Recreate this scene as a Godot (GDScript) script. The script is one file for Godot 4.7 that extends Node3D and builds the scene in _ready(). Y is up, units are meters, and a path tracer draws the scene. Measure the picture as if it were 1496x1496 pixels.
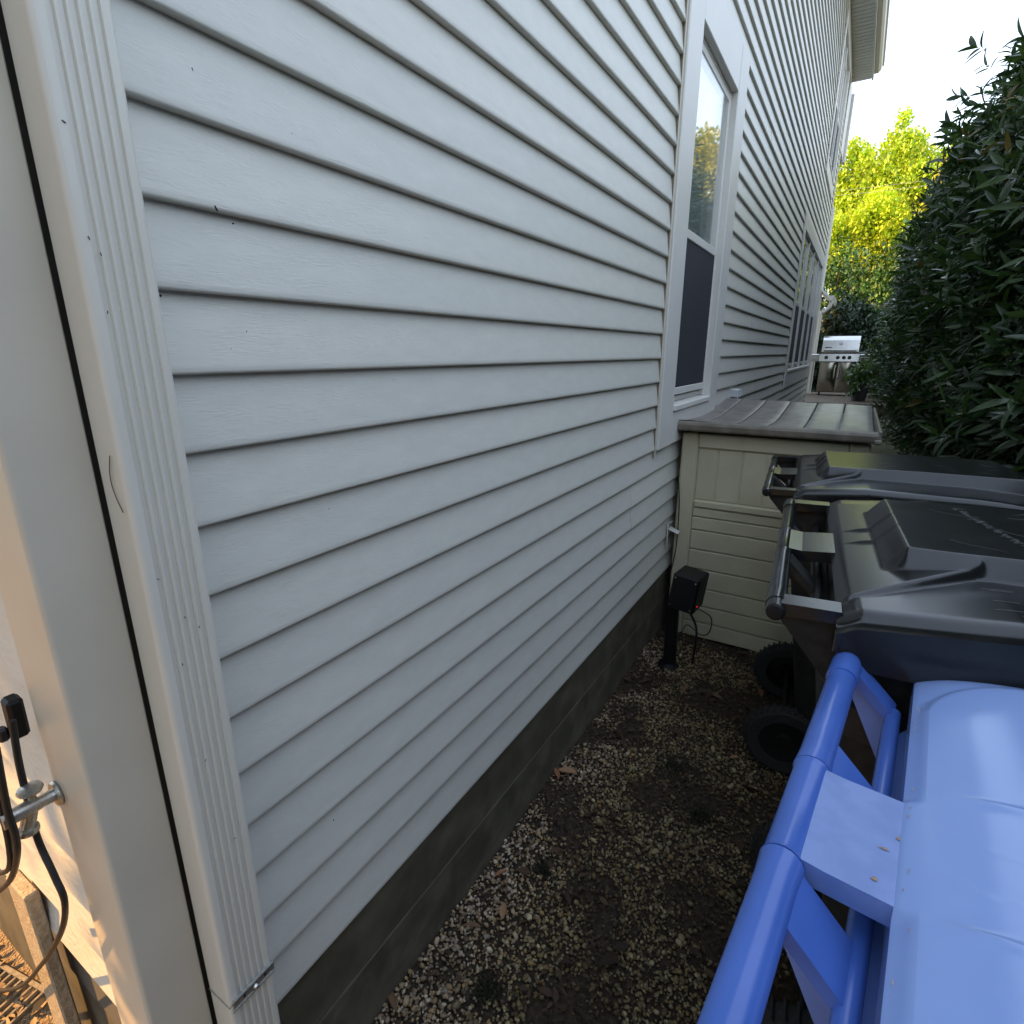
extends Node3D

var M := {}
var used := {}
var rng := RandomNumberGenerator.new()

# ------------------------------------------------------------------ helpers
func numbered(n: String) -> String:
	if not used.has(n):
		used[n] = 0
		return n
	used[n] += 1
	return "%s_%03d" % [n, used[n]]

func lin(r: float, g: float, b: float) -> Color:
	return Color(r, g, b).linear_to_srgb()

func start() -> SurfaceTool:
	var st := SurfaceTool.new()
	st.begin(Mesh.PRIMITIVE_TRIANGLES)
	st.set_smooth_group(-1)
	return st

func flat(st: SurfaceTool) -> void:
	st.set_smooth_group(-1)

func smooth(st: SurfaceTool, g := 0) -> void:
	st.set_smooth_group(g)

func mesh_of(st: SurfaceTool) -> ArrayMesh:
	st.generate_normals()
	return st.commit()

func obj(called: String, shape, m: Material, parent: Node = self) -> MeshInstance3D:
	var o := MeshInstance3D.new()
	o.mesh = mesh_of(shape) if shape is SurfaceTool else shape
	o.material_override = m
	if parent == self:
		o.name = numbered(called)
		add_child(o)
	else:
		o.name = called
		parent.add_child(o, true)
	return o

func tag(o: Node, label: String, category := "", group := "", kind := "") -> Node:
	if label: o.set_meta("label", label)
	if category: o.set_meta("category", category)
	if group: o.set_meta("group", group)
	if kind: o.set_meta("kind", kind)
	return o

func thing(called: String, label: String, category: String, at := Vector3.ZERO, turn := 0.0, group := "") -> Node3D:
	var o := Node3D.new()
	o.name = numbered(called)
	add_child(o)
	o.position = at
	o.rotation.y = turn
	tag(o, label, category, group)
	return o

func part_node(called: String, parent: Node) -> Node3D:
	var o := Node3D.new()
	o.name = called
	parent.add_child(o, true)
	return o

# triangle / quad given counter-clockwise seen from outside
func tri(st: SurfaceTool, a: Vector3, b: Vector3, c: Vector3) -> void:
	st.add_vertex(a); st.add_vertex(c); st.add_vertex(b)

func quad(st: SurfaceTool, a: Vector3, b: Vector3, c: Vector3, d: Vector3) -> void:
	tri(st, a, b, c); tri(st, a, c, d)

func quad_uv(st: SurfaceTool, p: Array, uv: Array) -> void:
	for k in [0, 2, 1, 0, 3, 2]:
		st.set_uv(uv[k])
		st.add_vertex(p[k])

# chamfered box
func box(st: SurfaceTool, c: Vector3, s: Vector3, r := 0.002, b := Basis.IDENTITY) -> void:
	var h := s * 0.5
	r = min(r, min(h.x, min(h.y, h.z)) * 0.9)
	var pt := func(sx, sy, sz, ax):
		var v := Vector3(sx * (h.x - (0.0 if ax == 0 else r)), sy * (h.y - (0.0 if ax == 1 else r)), sz * (h.z - (0.0 if ax == 2 else r)))
		return c + b * v
	for s1 in [-1.0, 1.0]:
		# faces
		var f := [pt.call(s1, -1, -1, 0), pt.call(s1, 1, -1, 0), pt.call(s1, 1, 1, 0), pt.call(s1, -1, 1, 0)]
		if s1 > 0: quad(st, f[0], f[1], f[2], f[3])
		else: quad(st, f[3], f[2], f[1], f[0])
		f = [pt.call(-1, s1, -1, 1), pt.call(-1, s1, 1, 1), pt.call(1, s1, 1, 1), pt.call(1, s1, -1, 1)]
		if s1 > 0: quad(st, f[0], f[1], f[2], f[3])
		else: quad(st, f[3], f[2], f[1], f[0])
		f = [pt.call(-1, -1, s1, 2), pt.call(1, -1, s1, 2), pt.call(1, 1, s1, 2), pt.call(-1, 1, s1, 2)]
		if s1 > 0: quad(st, f[0], f[1], f[2], f[3])
		else: quad(st, f[3], f[2], f[1], f[0])
	if r <= 0.0: return
	for s1 in [-1.0, 1.0]:
		for s2 in [-1.0, 1.0]:
			var o: bool = s1 * s2 > 0
			# edges along z (x,y)
			var e := [pt.call(s1, s2, -1, 0), pt.call(s1, s2, -1, 1), pt.call(s1, s2, 1, 1), pt.call(s1, s2, 1, 0)]
			if o: quad(st, e[0], e[1], e[2], e[3])
			else: quad(st, e[3], e[2], e[1], e[0])
			e = [pt.call(-1, s1, s2, 1), pt.call(-1, s1, s2, 2), pt.call(1, s1, s2, 2), pt.call(1, s1, s2, 1)]
			if o: quad(st, e[0], e[1], e[2], e[3])
			else: quad(st, e[3], e[2], e[1], e[0])
			e = [pt.call(s2, -1, s1, 2), pt.call(s2, -1, s1, 0), pt.call(s2, 1, s1, 0), pt.call(s2, 1, s1, 2)]
			if o: quad(st, e[0], e[1], e[2], e[3])
			else: quad(st, e[3], e[2], e[1], e[0])
			for s3 in [-1.0, 1.0]:
				var t := [pt.call(s1, s2, s3, 0), pt.call(s1, s2, s3, 1), pt.call(s1, s2, s3, 2)]
				if s1 * s2 * s3 > 0: tri(st, t[0], t[1], t[2])
				else: tri(st, t[2], t[1], t[0])

func span(st: SurfaceTool, a: Vector3, b: Vector3, r := 0.002) -> void:   # box between two corners
	box(st, (a + b) * 0.5, (b - a).abs(), r)

# closed outline of (x, z) pushed up from y0 to y1; outline counter-clockwise seen from below (+y looking up) is handled by both ends
func prism(st: SurfaceTool, o: PackedVector2Array, y0: float, y1: float, b := Basis.IDENTITY, at := Vector3.ZERO) -> void:
	var n := o.size()
	var cw := Geometry2D.is_polygon_clockwise(o)
	for i in n:
		var p := o[i]; var q := o[(i + 1) % n]
		var f := [at + b * Vector3(p.x, y0, p.y), at + b * Vector3(q.x, y0, q.y), at + b * Vector3(q.x, y1, q.y), at + b * Vector3(p.x, y1, p.y)]
		if cw: quad(st, f[0], f[1], f[2], f[3])
		else: quad(st, f[3], f[2], f[1], f[0])
	var ix := Geometry2D.triangulate_polygon(o)
	for k in range(0, ix.size(), 3):
		var t := [o[ix[k]], o[ix[k + 1]], o[ix[k + 2]]]
		var up: bool = (t[1] - t[0]).cross(t[2] - t[0]) < 0
		for y in [y0, y1]:
			var v := []
			for e in t: v.append(at + b * Vector3(e.x, y, e.y))
			if (y == y1) == up: tri(st, v[0], v[1], v[2])
			else: tri(st, v[2], v[1], v[0])

func tube(st: SurfaceTool, pts: Array, r, seg := 10, caps := true) -> void:
	var n := pts.size()
	var t0: Vector3 = (pts[1] - pts[0]).normalized()
	var side := t0.cross(Vector3.UP if abs(t0.y) < 0.9 else Vector3.RIGHT).normalized()
	var rings := []
	for i in n:
		var t: Vector3 = (pts[min(i + 1, n - 1)] - pts[max(i - 1, 0)]).normalized()
		side = (side - t * side.dot(t)).normalized()
		var up := t.cross(side)
		var rr: float = r[i] if r is Array else r
		var ring := []
		for k in seg:
			var a := TAU * k / seg
			ring.append(pts[i] + (side * cos(a) + up * sin(a)) * rr)
		rings.append(ring)
	smooth(st)
	for i in n - 1:
		for k in seg:
			var k2 := (k + 1) % seg
			quad(st, rings[i][k], rings[i][k2], rings[i + 1][k2], rings[i + 1][k])
	flat(st)
	if caps:
		for k in range(1, seg - 1):
			tri(st, rings[0][0], rings[0][k + 1], rings[0][k])
			tri(st, rings[n - 1][0], rings[n - 1][k], rings[n - 1][k + 1])

func curve(p: Array, steps := 6) -> Array:   # smooth line through points
	var out := []
	for i in p.size() - 1:
		var a: Vector3 = p[max(i - 1, 0)]; var b: Vector3 = p[i]; var c: Vector3 = p[i + 1]; var d: Vector3 = p[min(i + 2, p.size() - 1)]
		for k in steps:
			out.append(b.cubic_interpolate(c, a, d, float(k) / steps))
	out.append(p[-1])
	return out

# profile of (radius, height along the axis) turned round the y axis of b
func lathe(st: SurfaceTool, prof: Array, at: Vector3, b := Basis.IDENTITY, seg := 20, soft := false) -> void:
	if soft: smooth(st)
	for i in prof.size() - 1:
		if not soft: smooth(st, i + 10)
		for k in seg:
			var a0 := TAU * k / seg; var a1 := TAU * (k + 1) / seg
			var p: Vector2 = prof[i]; var q: Vector2 = prof[i + 1]
			var v := func(e: Vector2, a: float): return at + b * Vector3(e.x * cos(a), e.y, -e.x * sin(a))
			var f := [v.call(p, a0), v.call(p, a1), v.call(q, a1), v.call(q, a0)]
			if p.x < 1e-5: tri(st, f[0], f[2], f[3])
			elif q.x < 1e-5: tri(st, f[0], f[1], f[2])
			else: quad(st, f[0], f[1], f[2], f[3])
	flat(st)

func sheet(st: SurfaceTool, us: Array, vs: Array, f: Callable, flip := false) -> void:   # smooth grid
	var g := []
	for u in us:
		var row := []
		for v in vs: row.append(f.call(u, v))
		g.append(row)
	smooth(st)
	for i in us.size() - 1:
		for j in vs.size() - 1:
			if flip: quad(st, g[i][j], g[i][j + 1], g[i + 1][j + 1], g[i + 1][j])
			else: quad(st, g[i][j], g[i + 1][j], g[i + 1][j + 1], g[i][j + 1])
	flat(st)

func ss(a: float, b: float, x: float) -> float:
	return smoothstep(a, b, x)

# ------------------------------------------------------------------ materials
func noise_tex(freq: float, seed_: int, ramp: Array, size := 256, type := FastNoiseLite.TYPE_SIMPLEX_SMOOTH, oct := 4) -> NoiseTexture2D:
	var n := FastNoiseLite.new()
	n.seed = seed_; n.frequency = freq; n.noise_type = type; n.fractal_octaves = oct
	var t := NoiseTexture2D.new()
	t.width = size; t.height = size; t.seamless = true; t.noise = n
	if ramp.size():
		var g := Gradient.new()
		g.offsets = PackedFloat32Array(ramp[0]); g.colors = PackedColorArray(ramp[1])
		t.color_ramp = g
	return t

func bump_tex(freq: float, seed_: int, strength: float, size := 256, oct := 4) -> NoiseTexture2D:
	var t := noise_tex(freq, seed_, [], size, FastNoiseLite.TYPE_SIMPLEX_SMOOTH, oct)
	t.as_normal_map = true; t.bump_strength = strength
	return t

func mat(c: Color, rough := 0.6, metal := 0.0) -> StandardMaterial3D:
	var m := StandardMaterial3D.new()
	m.albedo_color = c; m.roughness = rough; m.metallic = metal
	return m

# surface whose tone wanders between two colours
func mottled(a: Color, b: Color, scale: float, freq: float, seed_: int, rough := 0.6, bump := 0.0, metal := 0.0) -> StandardMaterial3D:
	var m := mat(Color.WHITE, rough, metal)
	m.albedo_texture = noise_tex(freq, seed_, [[0.25, 0.75], [a, b]])
	m.uv1_triplanar = true; m.uv1_world_triplanar = true; m.uv1_scale = Vector3.ONE * scale
	if bump > 0.0:
		m.normal_enabled = true
		m.normal_texture = bump_tex(freq * 2.0, seed_ + 7, bump)
	return m

func siding_materials() -> Array:
	# wood grain pressed into the boards, drawn as long fibres
	var W := 1024; var H := 128
	var n := FastNoiseLite.new(); n.seed = 3; n.frequency = 1.0; n.fractal_octaves = 3
	var h := Image.create(W, H, false, Image.FORMAT_RGBA8)
	var col := Image.create(W, H, false, Image.FORMAT_RGBA8)
	for y in H:
		for x in W:
			var a := TAU * x / W
			var px := cos(a) * 2.2; var pz := sin(a) * 2.2
			var wob := n.get_noise_3d(px * 0.8, pz * 0.8, y * 0.02) * 5.0
			var fibre := n.get_noise_3d(px * 3.4, pz * 3.4, (y + wob * 0.6) * 0.42)
			var patch := 0.3 + 0.7 * ss(-0.4, 0.4, n.get_noise_3d(px * 1.3 + 9.0, pz * 1.3, y * 0.035))
			var v := 0.5 + 0.5 * fibre * patch
			h.set_pixel(x, y, Color(v, v, v))
			var t: float = 0.98 + 0.022 * n.get_noise_3d(px * 0.9 + 31.0, pz * 0.9, y * 0.03) - 0.03 * max(0.0, -fibre) * patch
			col.set_pixel(x, y, Color(t, t * 0.998, t * 0.99))
	h.bump_map_to_normal_map(1.2)
	var nt := ImageTexture.create_from_image(h); var ct := ImageTexture.create_from_image(col)
	var out := []
	for k in 4:
		var m := mat([lin(.63, .620, .567), lin(.61, .603, .554), lin(.645, .632, .576), lin(.622, .613, .562)][k], 0.42)
		m.albedo_texture = ct
		m.normal_enabled = true; m.normal_texture = nt; m.normal_scale = 0.42
		out.append(m)
	return out

func build_materials() -> void:
	M.siding = siding_materials()
	M.trim = mottled(lin(.64, .622, .578), lin(.66, .642, .598), 0.9, 0.012, 11, 0.4)
	M.post = mottled(lin(.55, .50, .41), lin(.58, .53, .435), 1.3, 0.012, 12, 0.38)
	M.spout = mottled(lin(.65, .62, .54), lin(.67, .64, .56), 1.1, 0.012, 13, 0.33)
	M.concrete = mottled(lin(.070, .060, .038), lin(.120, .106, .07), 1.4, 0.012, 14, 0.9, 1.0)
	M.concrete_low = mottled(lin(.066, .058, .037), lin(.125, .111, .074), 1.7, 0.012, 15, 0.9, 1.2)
	M.dark = mat(lin(.012, .012, .012), 0.9)
	M.sheath = mat(lin(.1, .09, .075), 0.9)
	M.roof = mottled(lin(.06, .055, .05), lin(.1, .095, .09), 2.0, 0.03, 16, 0.95)
	M.soffit = mottled(lin(.62, .62, .60), lin(.68, .68, .66), 1.0, 0.02, 17, 0.5)
	M.screen = mottled(lin(.018, .019, .026), lin(.026, .027, .036), 6.0, 0.05, 18, 0.75)
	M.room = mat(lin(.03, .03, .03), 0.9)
	M.blind = mat(lin(.30, .30, .28), 0.7)
	var g := mat(Color(0.9, 0.97, 0.95, 0.06), 0.02)
	g.transparency = BaseMaterial3D.TRANSPARENCY_ALPHA
	g.metallic_specular = 0.9
	M.glass = g
	M.galv = mottled(lin(.36, .36, .34), lin(.55, .55, .52), 30.0, 0.03, 19, 0.35, 0.0, 0.85)
	M.brass = mottled(lin(.42, .40, .36), lin(.58, .56, .50), 30.0, 0.03, 20, 0.32, 2.0, 0.85)
	M.rubber = mat(lin(.012, .012, .013), 0.45)
	M.shed = mottled(lin(.47, .43, .30), lin(.51, .47, .335), 1.6, 0.012, 21, 0.6, 0.6)
	M.shed_lid = mottled(lin(.135, .118, .105), lin(.215, .19, .172), 2.2, 0.012, 22, 0.36, 0.4)
	M.shed_lid_wet = mottled(lin(.19, .18, .17), lin(.26, .25, .24), 2.6, 0.012, 23, 0.32)
	M.shed_lip = mottled(lin(.135, .115, .09), lin(.20, .175, .14), 2.0, 0.02, 24, 0.45)
	M.blackbox = mat(lin(.007, .007, .0075), 0.5)
	M.blackbox.metallic_specular = 0.35
	M.steel_dot = mat(lin(.6, .6, .6), 0.25, 0.9)
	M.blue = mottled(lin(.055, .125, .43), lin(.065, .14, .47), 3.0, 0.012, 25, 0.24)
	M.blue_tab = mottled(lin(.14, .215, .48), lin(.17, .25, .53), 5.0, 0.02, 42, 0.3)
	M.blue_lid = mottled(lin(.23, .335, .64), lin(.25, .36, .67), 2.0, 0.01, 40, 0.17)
	M.blue_dark = mottled(lin(.10, .175, .47), lin(.12, .20, .51), 3.0, 0.012, 26, 0.28)
	var b := mottled(lin(.008, .0085, .0095), lin(.014, .0145, .0155), 3.0, 0.01, 27, 0.24)
	b.roughness = 0.21
	b.metallic_specular = 0.5
	M.black = b
	M.black_worn = mottled(lin(.035, .034, .033), lin(.062, .06, .057), 9.0, 0.03, 29, 0.48, 3.0)
	M.black_body = mottled(lin(.012, .012, .012), lin(.022, .0215, .021), 5.0, 0.02, 30, 0.5)
	M.black_body.metallic_specular = 0.35
	M.scuff = mat(lin(.10, .10, .097), 0.6)
	M.tyre = mottled(lin(.008, .008, .008), lin(.016, .015, .014), 12.0, 0.03, 31, 0.85, 3.0)
	M.stain = mat(lin(.34, .22, .14), 0.6)
	M.stain_pale = mat(lin(.36, .30, .30), 0.6)
	M.chalk = mat(lin(.27, .38, .68), 0.4)
	M.label_plate = mat(lin(.55, .56, .58), 0.4)
	M.stainless = mottled(lin(.50, .495, .48), lin(.60, .595, .58), 8.0, 0.02, 32, 0.24, 0.0, 1.0)
	M.brushed = mottled(lin(.30, .28, .235), lin(.40, .37, .30), 8.0, 0.02, 41, 0.16, 0.0, 1.0)
	M.grill_dark = mat(lin(.02, .02, .021), 0.5)
	M.deck = mottled(lin(.13, .10, .075), lin(.22, .175, .135), 3.0, 0.03, 33, 0.8, 3.0)
	M.bark = mottled(lin(.05, .04, .03), lin(.11, .09, .07), 6.0, 0.04, 34, 0.95, 6.0)
	M.soil = mottled(lin(.016, .010, .005), lin(.048, .031, .016), 5.0, 0.03, 35, 0.95, 8.0)
	M.yard = mottled(lin(.05, .06, .022), lin(.12, .11, .05), 0.7, 0.05, 36, 0.95, 4.0)
	M.front_soil = mottled(lin(.24, .175, .105), lin(.42, .32, .2), 6.0, 0.04, 37, 0.95, 8.0)
	M.plank = mottled(lin(.30, .245, .17), lin(.42, .35, .25), 8.0, 0.03, 38, 0.7, 3.0)
	M.grate = mottled(lin(.20, .17, .12), lin(.32, .28, .2), 10.0, 0.03, 39, 0.6)
	M.moss = mat(lin(.022, .022, .010), 0.95)
	M.speck = mat(lin(.03, .022, .016), 0.9)
	M.web = mat(lin(.10, .07, .05), 0.9)
	M.wire = mat(lin(.3, .3, .3), 0.5)
	M.red_lamp = mat(lin(.6, .02, .03), 0.3)
	M.red_lamp.emission_enabled = true
	M.red_lamp.emission = Color(1, .1, .15)
	M.red_lamp.emission_energy_multiplier = 0.25
	var pebble := mat(Color.WHITE, 0.6)
	pebble.vertex_color_use_as_albedo = true
	M.pebble = pebble
	var litter := mat(Color.WHITE, 0.85)
	litter.vertex_color_use_as_albedo = true
	M.litter = litter
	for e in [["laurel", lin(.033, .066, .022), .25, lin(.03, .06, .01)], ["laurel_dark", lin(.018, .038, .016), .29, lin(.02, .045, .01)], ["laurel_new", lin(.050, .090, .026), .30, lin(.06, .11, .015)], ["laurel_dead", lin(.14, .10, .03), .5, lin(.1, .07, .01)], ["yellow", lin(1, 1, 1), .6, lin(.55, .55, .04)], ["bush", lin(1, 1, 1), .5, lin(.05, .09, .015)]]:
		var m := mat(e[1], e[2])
		m.backlight_enabled = true
		m.backlight = e[3]
		if e[0] in ["yellow", "bush"]: m.vertex_color_use_as_albedo = true
		M[e[0]] = m

# ------------------------------------------------------------------ house
const COURSE := 0.1016
const Y0 := 0.3646
const CORNER_Z := -0.205
const END_Z := -11.55
const EAVE_Y := 5.74

var holes := []   # rectangles (z near, z far, y low, y high) left free in the side wall

func board(parent: Node, k: int, za: float, zb: float, lift := 0.0, y0 := Y0) -> void:
	# one lap of siding from za (nearer the front) to zb, facing +x
	var y := y0 + k * COURSE
	var yt := y + COURSE + 0.012
	var prof := [Vector2(0.001, y + 0.0005), Vector2(0.0150, y), Vector2(0.0178, y + 0.0012), Vector2(0.0190, y + 0.004), Vector2(0.0182, y + 0.012), Vector2(0.0022, yt)]
	var vv := [0.0, 0.0, 0.01, 0.03, 0.1, 1.0]
	var st := start()
	var off := rng.randf() * 7.0
	for i in prof.size() - 1:
		var p: Vector2 = prof[i]; var q: Vector2 = prof[i + 1]
		var ua := -za * 0.85 + off; var ub := -zb * 0.85 + off
		smooth(st, 1 if i >= 1 else 2)
		quad_uv(st, [Vector3(p.x + lift, p.y, za), Vector3(p.x + lift, p.y, zb), Vector3(q.x + lift, q.y, zb), Vector3(q.x + lift, q.y, za)],
			[Vector2(ua, 1 - vv[i]), Vector2(ub, 1 - vv[i]), Vector2(ub, 1 - vv[i + 1]), Vector2(ua, 1 - vv[i + 1])])
	# the cut end that faces the front
	flat(st)
	for i in range(1, prof.size() - 1):
		tri(st, Vector3(0.0 + lift, y, za), Vector3(prof[i].x + lift, prof[i].y, za), Vector3(prof[i + 1].x + lift, prof[i + 1].y, za))
	obj("siding_board", st, M.siding[rng.randi() % 4], parent)

func course_spans(y: float, yt: float, z0: float, z1: float) -> Array:
	var spans := [[z0, z1]]
	for h in holes:
		if yt > h[2] + 0.004 and y < h[3] - 0.004:
			var out := []
			for s in spans:
				if h[0] < s[1] or h[1] > s[0]:
					out.append(s)
					continue
				if s[0] > h[0]: out.append([s[0], h[0]])
				if h[1] > s[1]: out.append([h[1], s[1]])
			spans = out
	return spans

func window(house: Node, z0: float, z1: float, y0: float, y1: float, trim: float, lights: int, apron: float) -> Node3D:
	# z0..z1, y0..y1 is the opening; trim is the width of the flat casing round it
	var w := part_node("window", house)
	var st := start()
	span(st, Vector3(-0.02, y0 - apron, z0), Vector3(0.031, y1 + trim, z0 + trim), 0.004)
	span(st, Vector3(-0.02, y0 - apron, z1), Vector3(0.031, y1 + trim, z1 - trim), 0.004)
	span(st, Vector3(-0.02, y1, z0 - 0.001), Vector3(0.0295, y1 + trim - 0.001, z1 + 0.001), 0.004)
	span(st, Vector3(-0.02, y0 - apron + 0.001, z0 - 0.001), Vector3(0.0295, y0 - 0.03, z1 + 0.001), 0.004)
	obj("casing", st, M.trim, w)
	st = start()
	span(st, Vector3(-0.10, y0 - 0.029, z0 - 0.001), Vector3(0.040, y0, z1 + 0.001), 0.004)
	obj("sill", st, M.trim, w)
	st = start()   # channel that takes the ends of the siding
	for s in [[z0 + trim, 1.0], [z1 - trim, -1.0]]:
		span(st, Vector3(-0.01, y0 - apron - 0.03, s[0] + s[1] * 0.001), Vector3(0.021, y1 + trim, s[0] + s[1] * 0.004), 0.001)
		span(st, Vector3(0.018, y0 - apron - 0.03, s[0] + s[1] * 0.004), Vector3(0.0215, y1 + trim, s[0] + s[1] * 0.016), 0.001)
	span(st, Vector3(-0.01, y1 + trim + 0.001, z0 + trim), Vector3(0.0225, y1 + trim + 0.012, z1 - trim), 0.001)
	obj("siding_channel", st, M.post, w)
	st = start()   # reveal of the opening
	span(st, Vector3(-0.11, y0 - 0.028, z0 + 0.001), Vector3(-0.021, y1 + 0.02, z0 + 0.02), 0.002)
	span(st, Vector3(-0.11, y0 - 0.028, z1 - 0.001), Vector3(-0.021, y1 + 0.02, z1 - 0.02), 0.002)
	span(st, Vector3(-0.11, y1 + 0.001, z0), Vector3(-0.021, y1 + 0.02, z1), 0.002)
	obj("jamb", st, M.trim, w)
	var wide := (z0 - z1) / lights
	for k in lights:
		var a := z0 - wide * k; var b := a - wide
		var fr := 0.013 if lights == 1 else 0.022
		var mid := y0 + (y1 - y0) * 0.505
		st = start()
		span(st, Vector3(-0.075, y0 + 0.001, a), Vector3(-0.003, y1 - 0.001, a - fr), 0.003)
		span(st, Vector3(-0.075, y0 + 0.001, b), Vector3(-0.003, y1 - 0.001, b + fr), 0.003)
		span(st, Vector3(-0.075, y1 - fr, a - fr), Vector3(-0.003, y1 - 0.001, b + fr), 0.003)
		span(st, Vector3(-0.075, y0 + 0.001, a - fr), Vector3(-0.03, y0 + 0.03, b + fr), 0.003)
		if k > 0: span(st, Vector3(-0.02, y0, a - 0.02), Vector3(0.018, y1, a + 0.02), 0.003)
		obj("frame", st, M.trim, w)
		st = start()   # upper sash
		var s := 0.015
		var i0 := a - fr - 0.001; var i1 := b + fr + 0.001
		span(st, Vector3(-0.045, mid - 0.02, i0), Vector3(-0.0045, y1 - fr - 0.001, i0 - s), 0.003)
		span(st, Vector3(-0.045, mid - 0.02, i1), Vector3(-0.0045, y1 - fr - 0.001, i1 + s), 0.003)
		span(st, Vector3(-0.045, y1 - fr - 0.035, i0 - s), Vector3(-0.0045, y1 - fr - 0.001, i1 + s), 0.003)
		span(st, Vector3(-0.045, mid - 0.02, i0 - s), Vector3(-0.0025, mid + 0.02, i1 + s), 0.003)
		obj("sash", st, M.trim, w)
		st = start()
		for gx in [-0.0065, -0.0095, -0.0215, -0.0245]:   # the four faces of a double-glazed unit
			quad(st, Vector3(gx, mid + 0.015, i0 - s + 0.004), Vector3(gx, mid + 0.015, i1 + s - 0.004), Vector3(gx, y1 - fr - 0.03, i1 + s - 0.004), Vector3(gx, y1 - fr - 0.03, i0 - s + 0.004))
		obj("pane", st, M.glass, w)
		st = start()   # half screen with its own thin frame
		span(st, Vector3(-0.010, y0 + 0.05, i0 - 0.009), Vector3(-0.008, mid - 0.02, i1 + 0.009), 0.0)
		obj("insect_screen", st, M.screen, w)
		st = start()
		span(st, Vector3(-0.022, y0 + 0.04, i0), Vector3(-0.0035, mid - 0.021, i0 - 0.011), 0.002)
		span(st, Vector3(-0.022, y0 + 0.04, i1), Vector3(-0.0035, mid - 0.021, i1 + 0.011), 0.002)
		span(st, Vector3(-0.022, y0 + 0.04, i0 - 0.011), Vector3(-0.0035, y0 + 0.075, i1 + 0.011), 0.002)
		obj("screen_frame", st, M.trim, w)
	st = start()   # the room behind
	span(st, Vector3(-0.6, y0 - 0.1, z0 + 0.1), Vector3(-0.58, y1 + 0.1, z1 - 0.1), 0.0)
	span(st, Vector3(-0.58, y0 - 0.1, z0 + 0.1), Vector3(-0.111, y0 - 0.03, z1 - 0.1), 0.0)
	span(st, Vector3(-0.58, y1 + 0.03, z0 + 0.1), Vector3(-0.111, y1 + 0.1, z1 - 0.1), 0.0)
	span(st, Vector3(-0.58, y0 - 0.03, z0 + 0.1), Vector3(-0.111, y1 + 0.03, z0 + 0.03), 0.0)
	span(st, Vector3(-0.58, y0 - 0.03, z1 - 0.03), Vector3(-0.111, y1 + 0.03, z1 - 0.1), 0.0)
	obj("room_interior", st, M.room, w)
	return w

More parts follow.
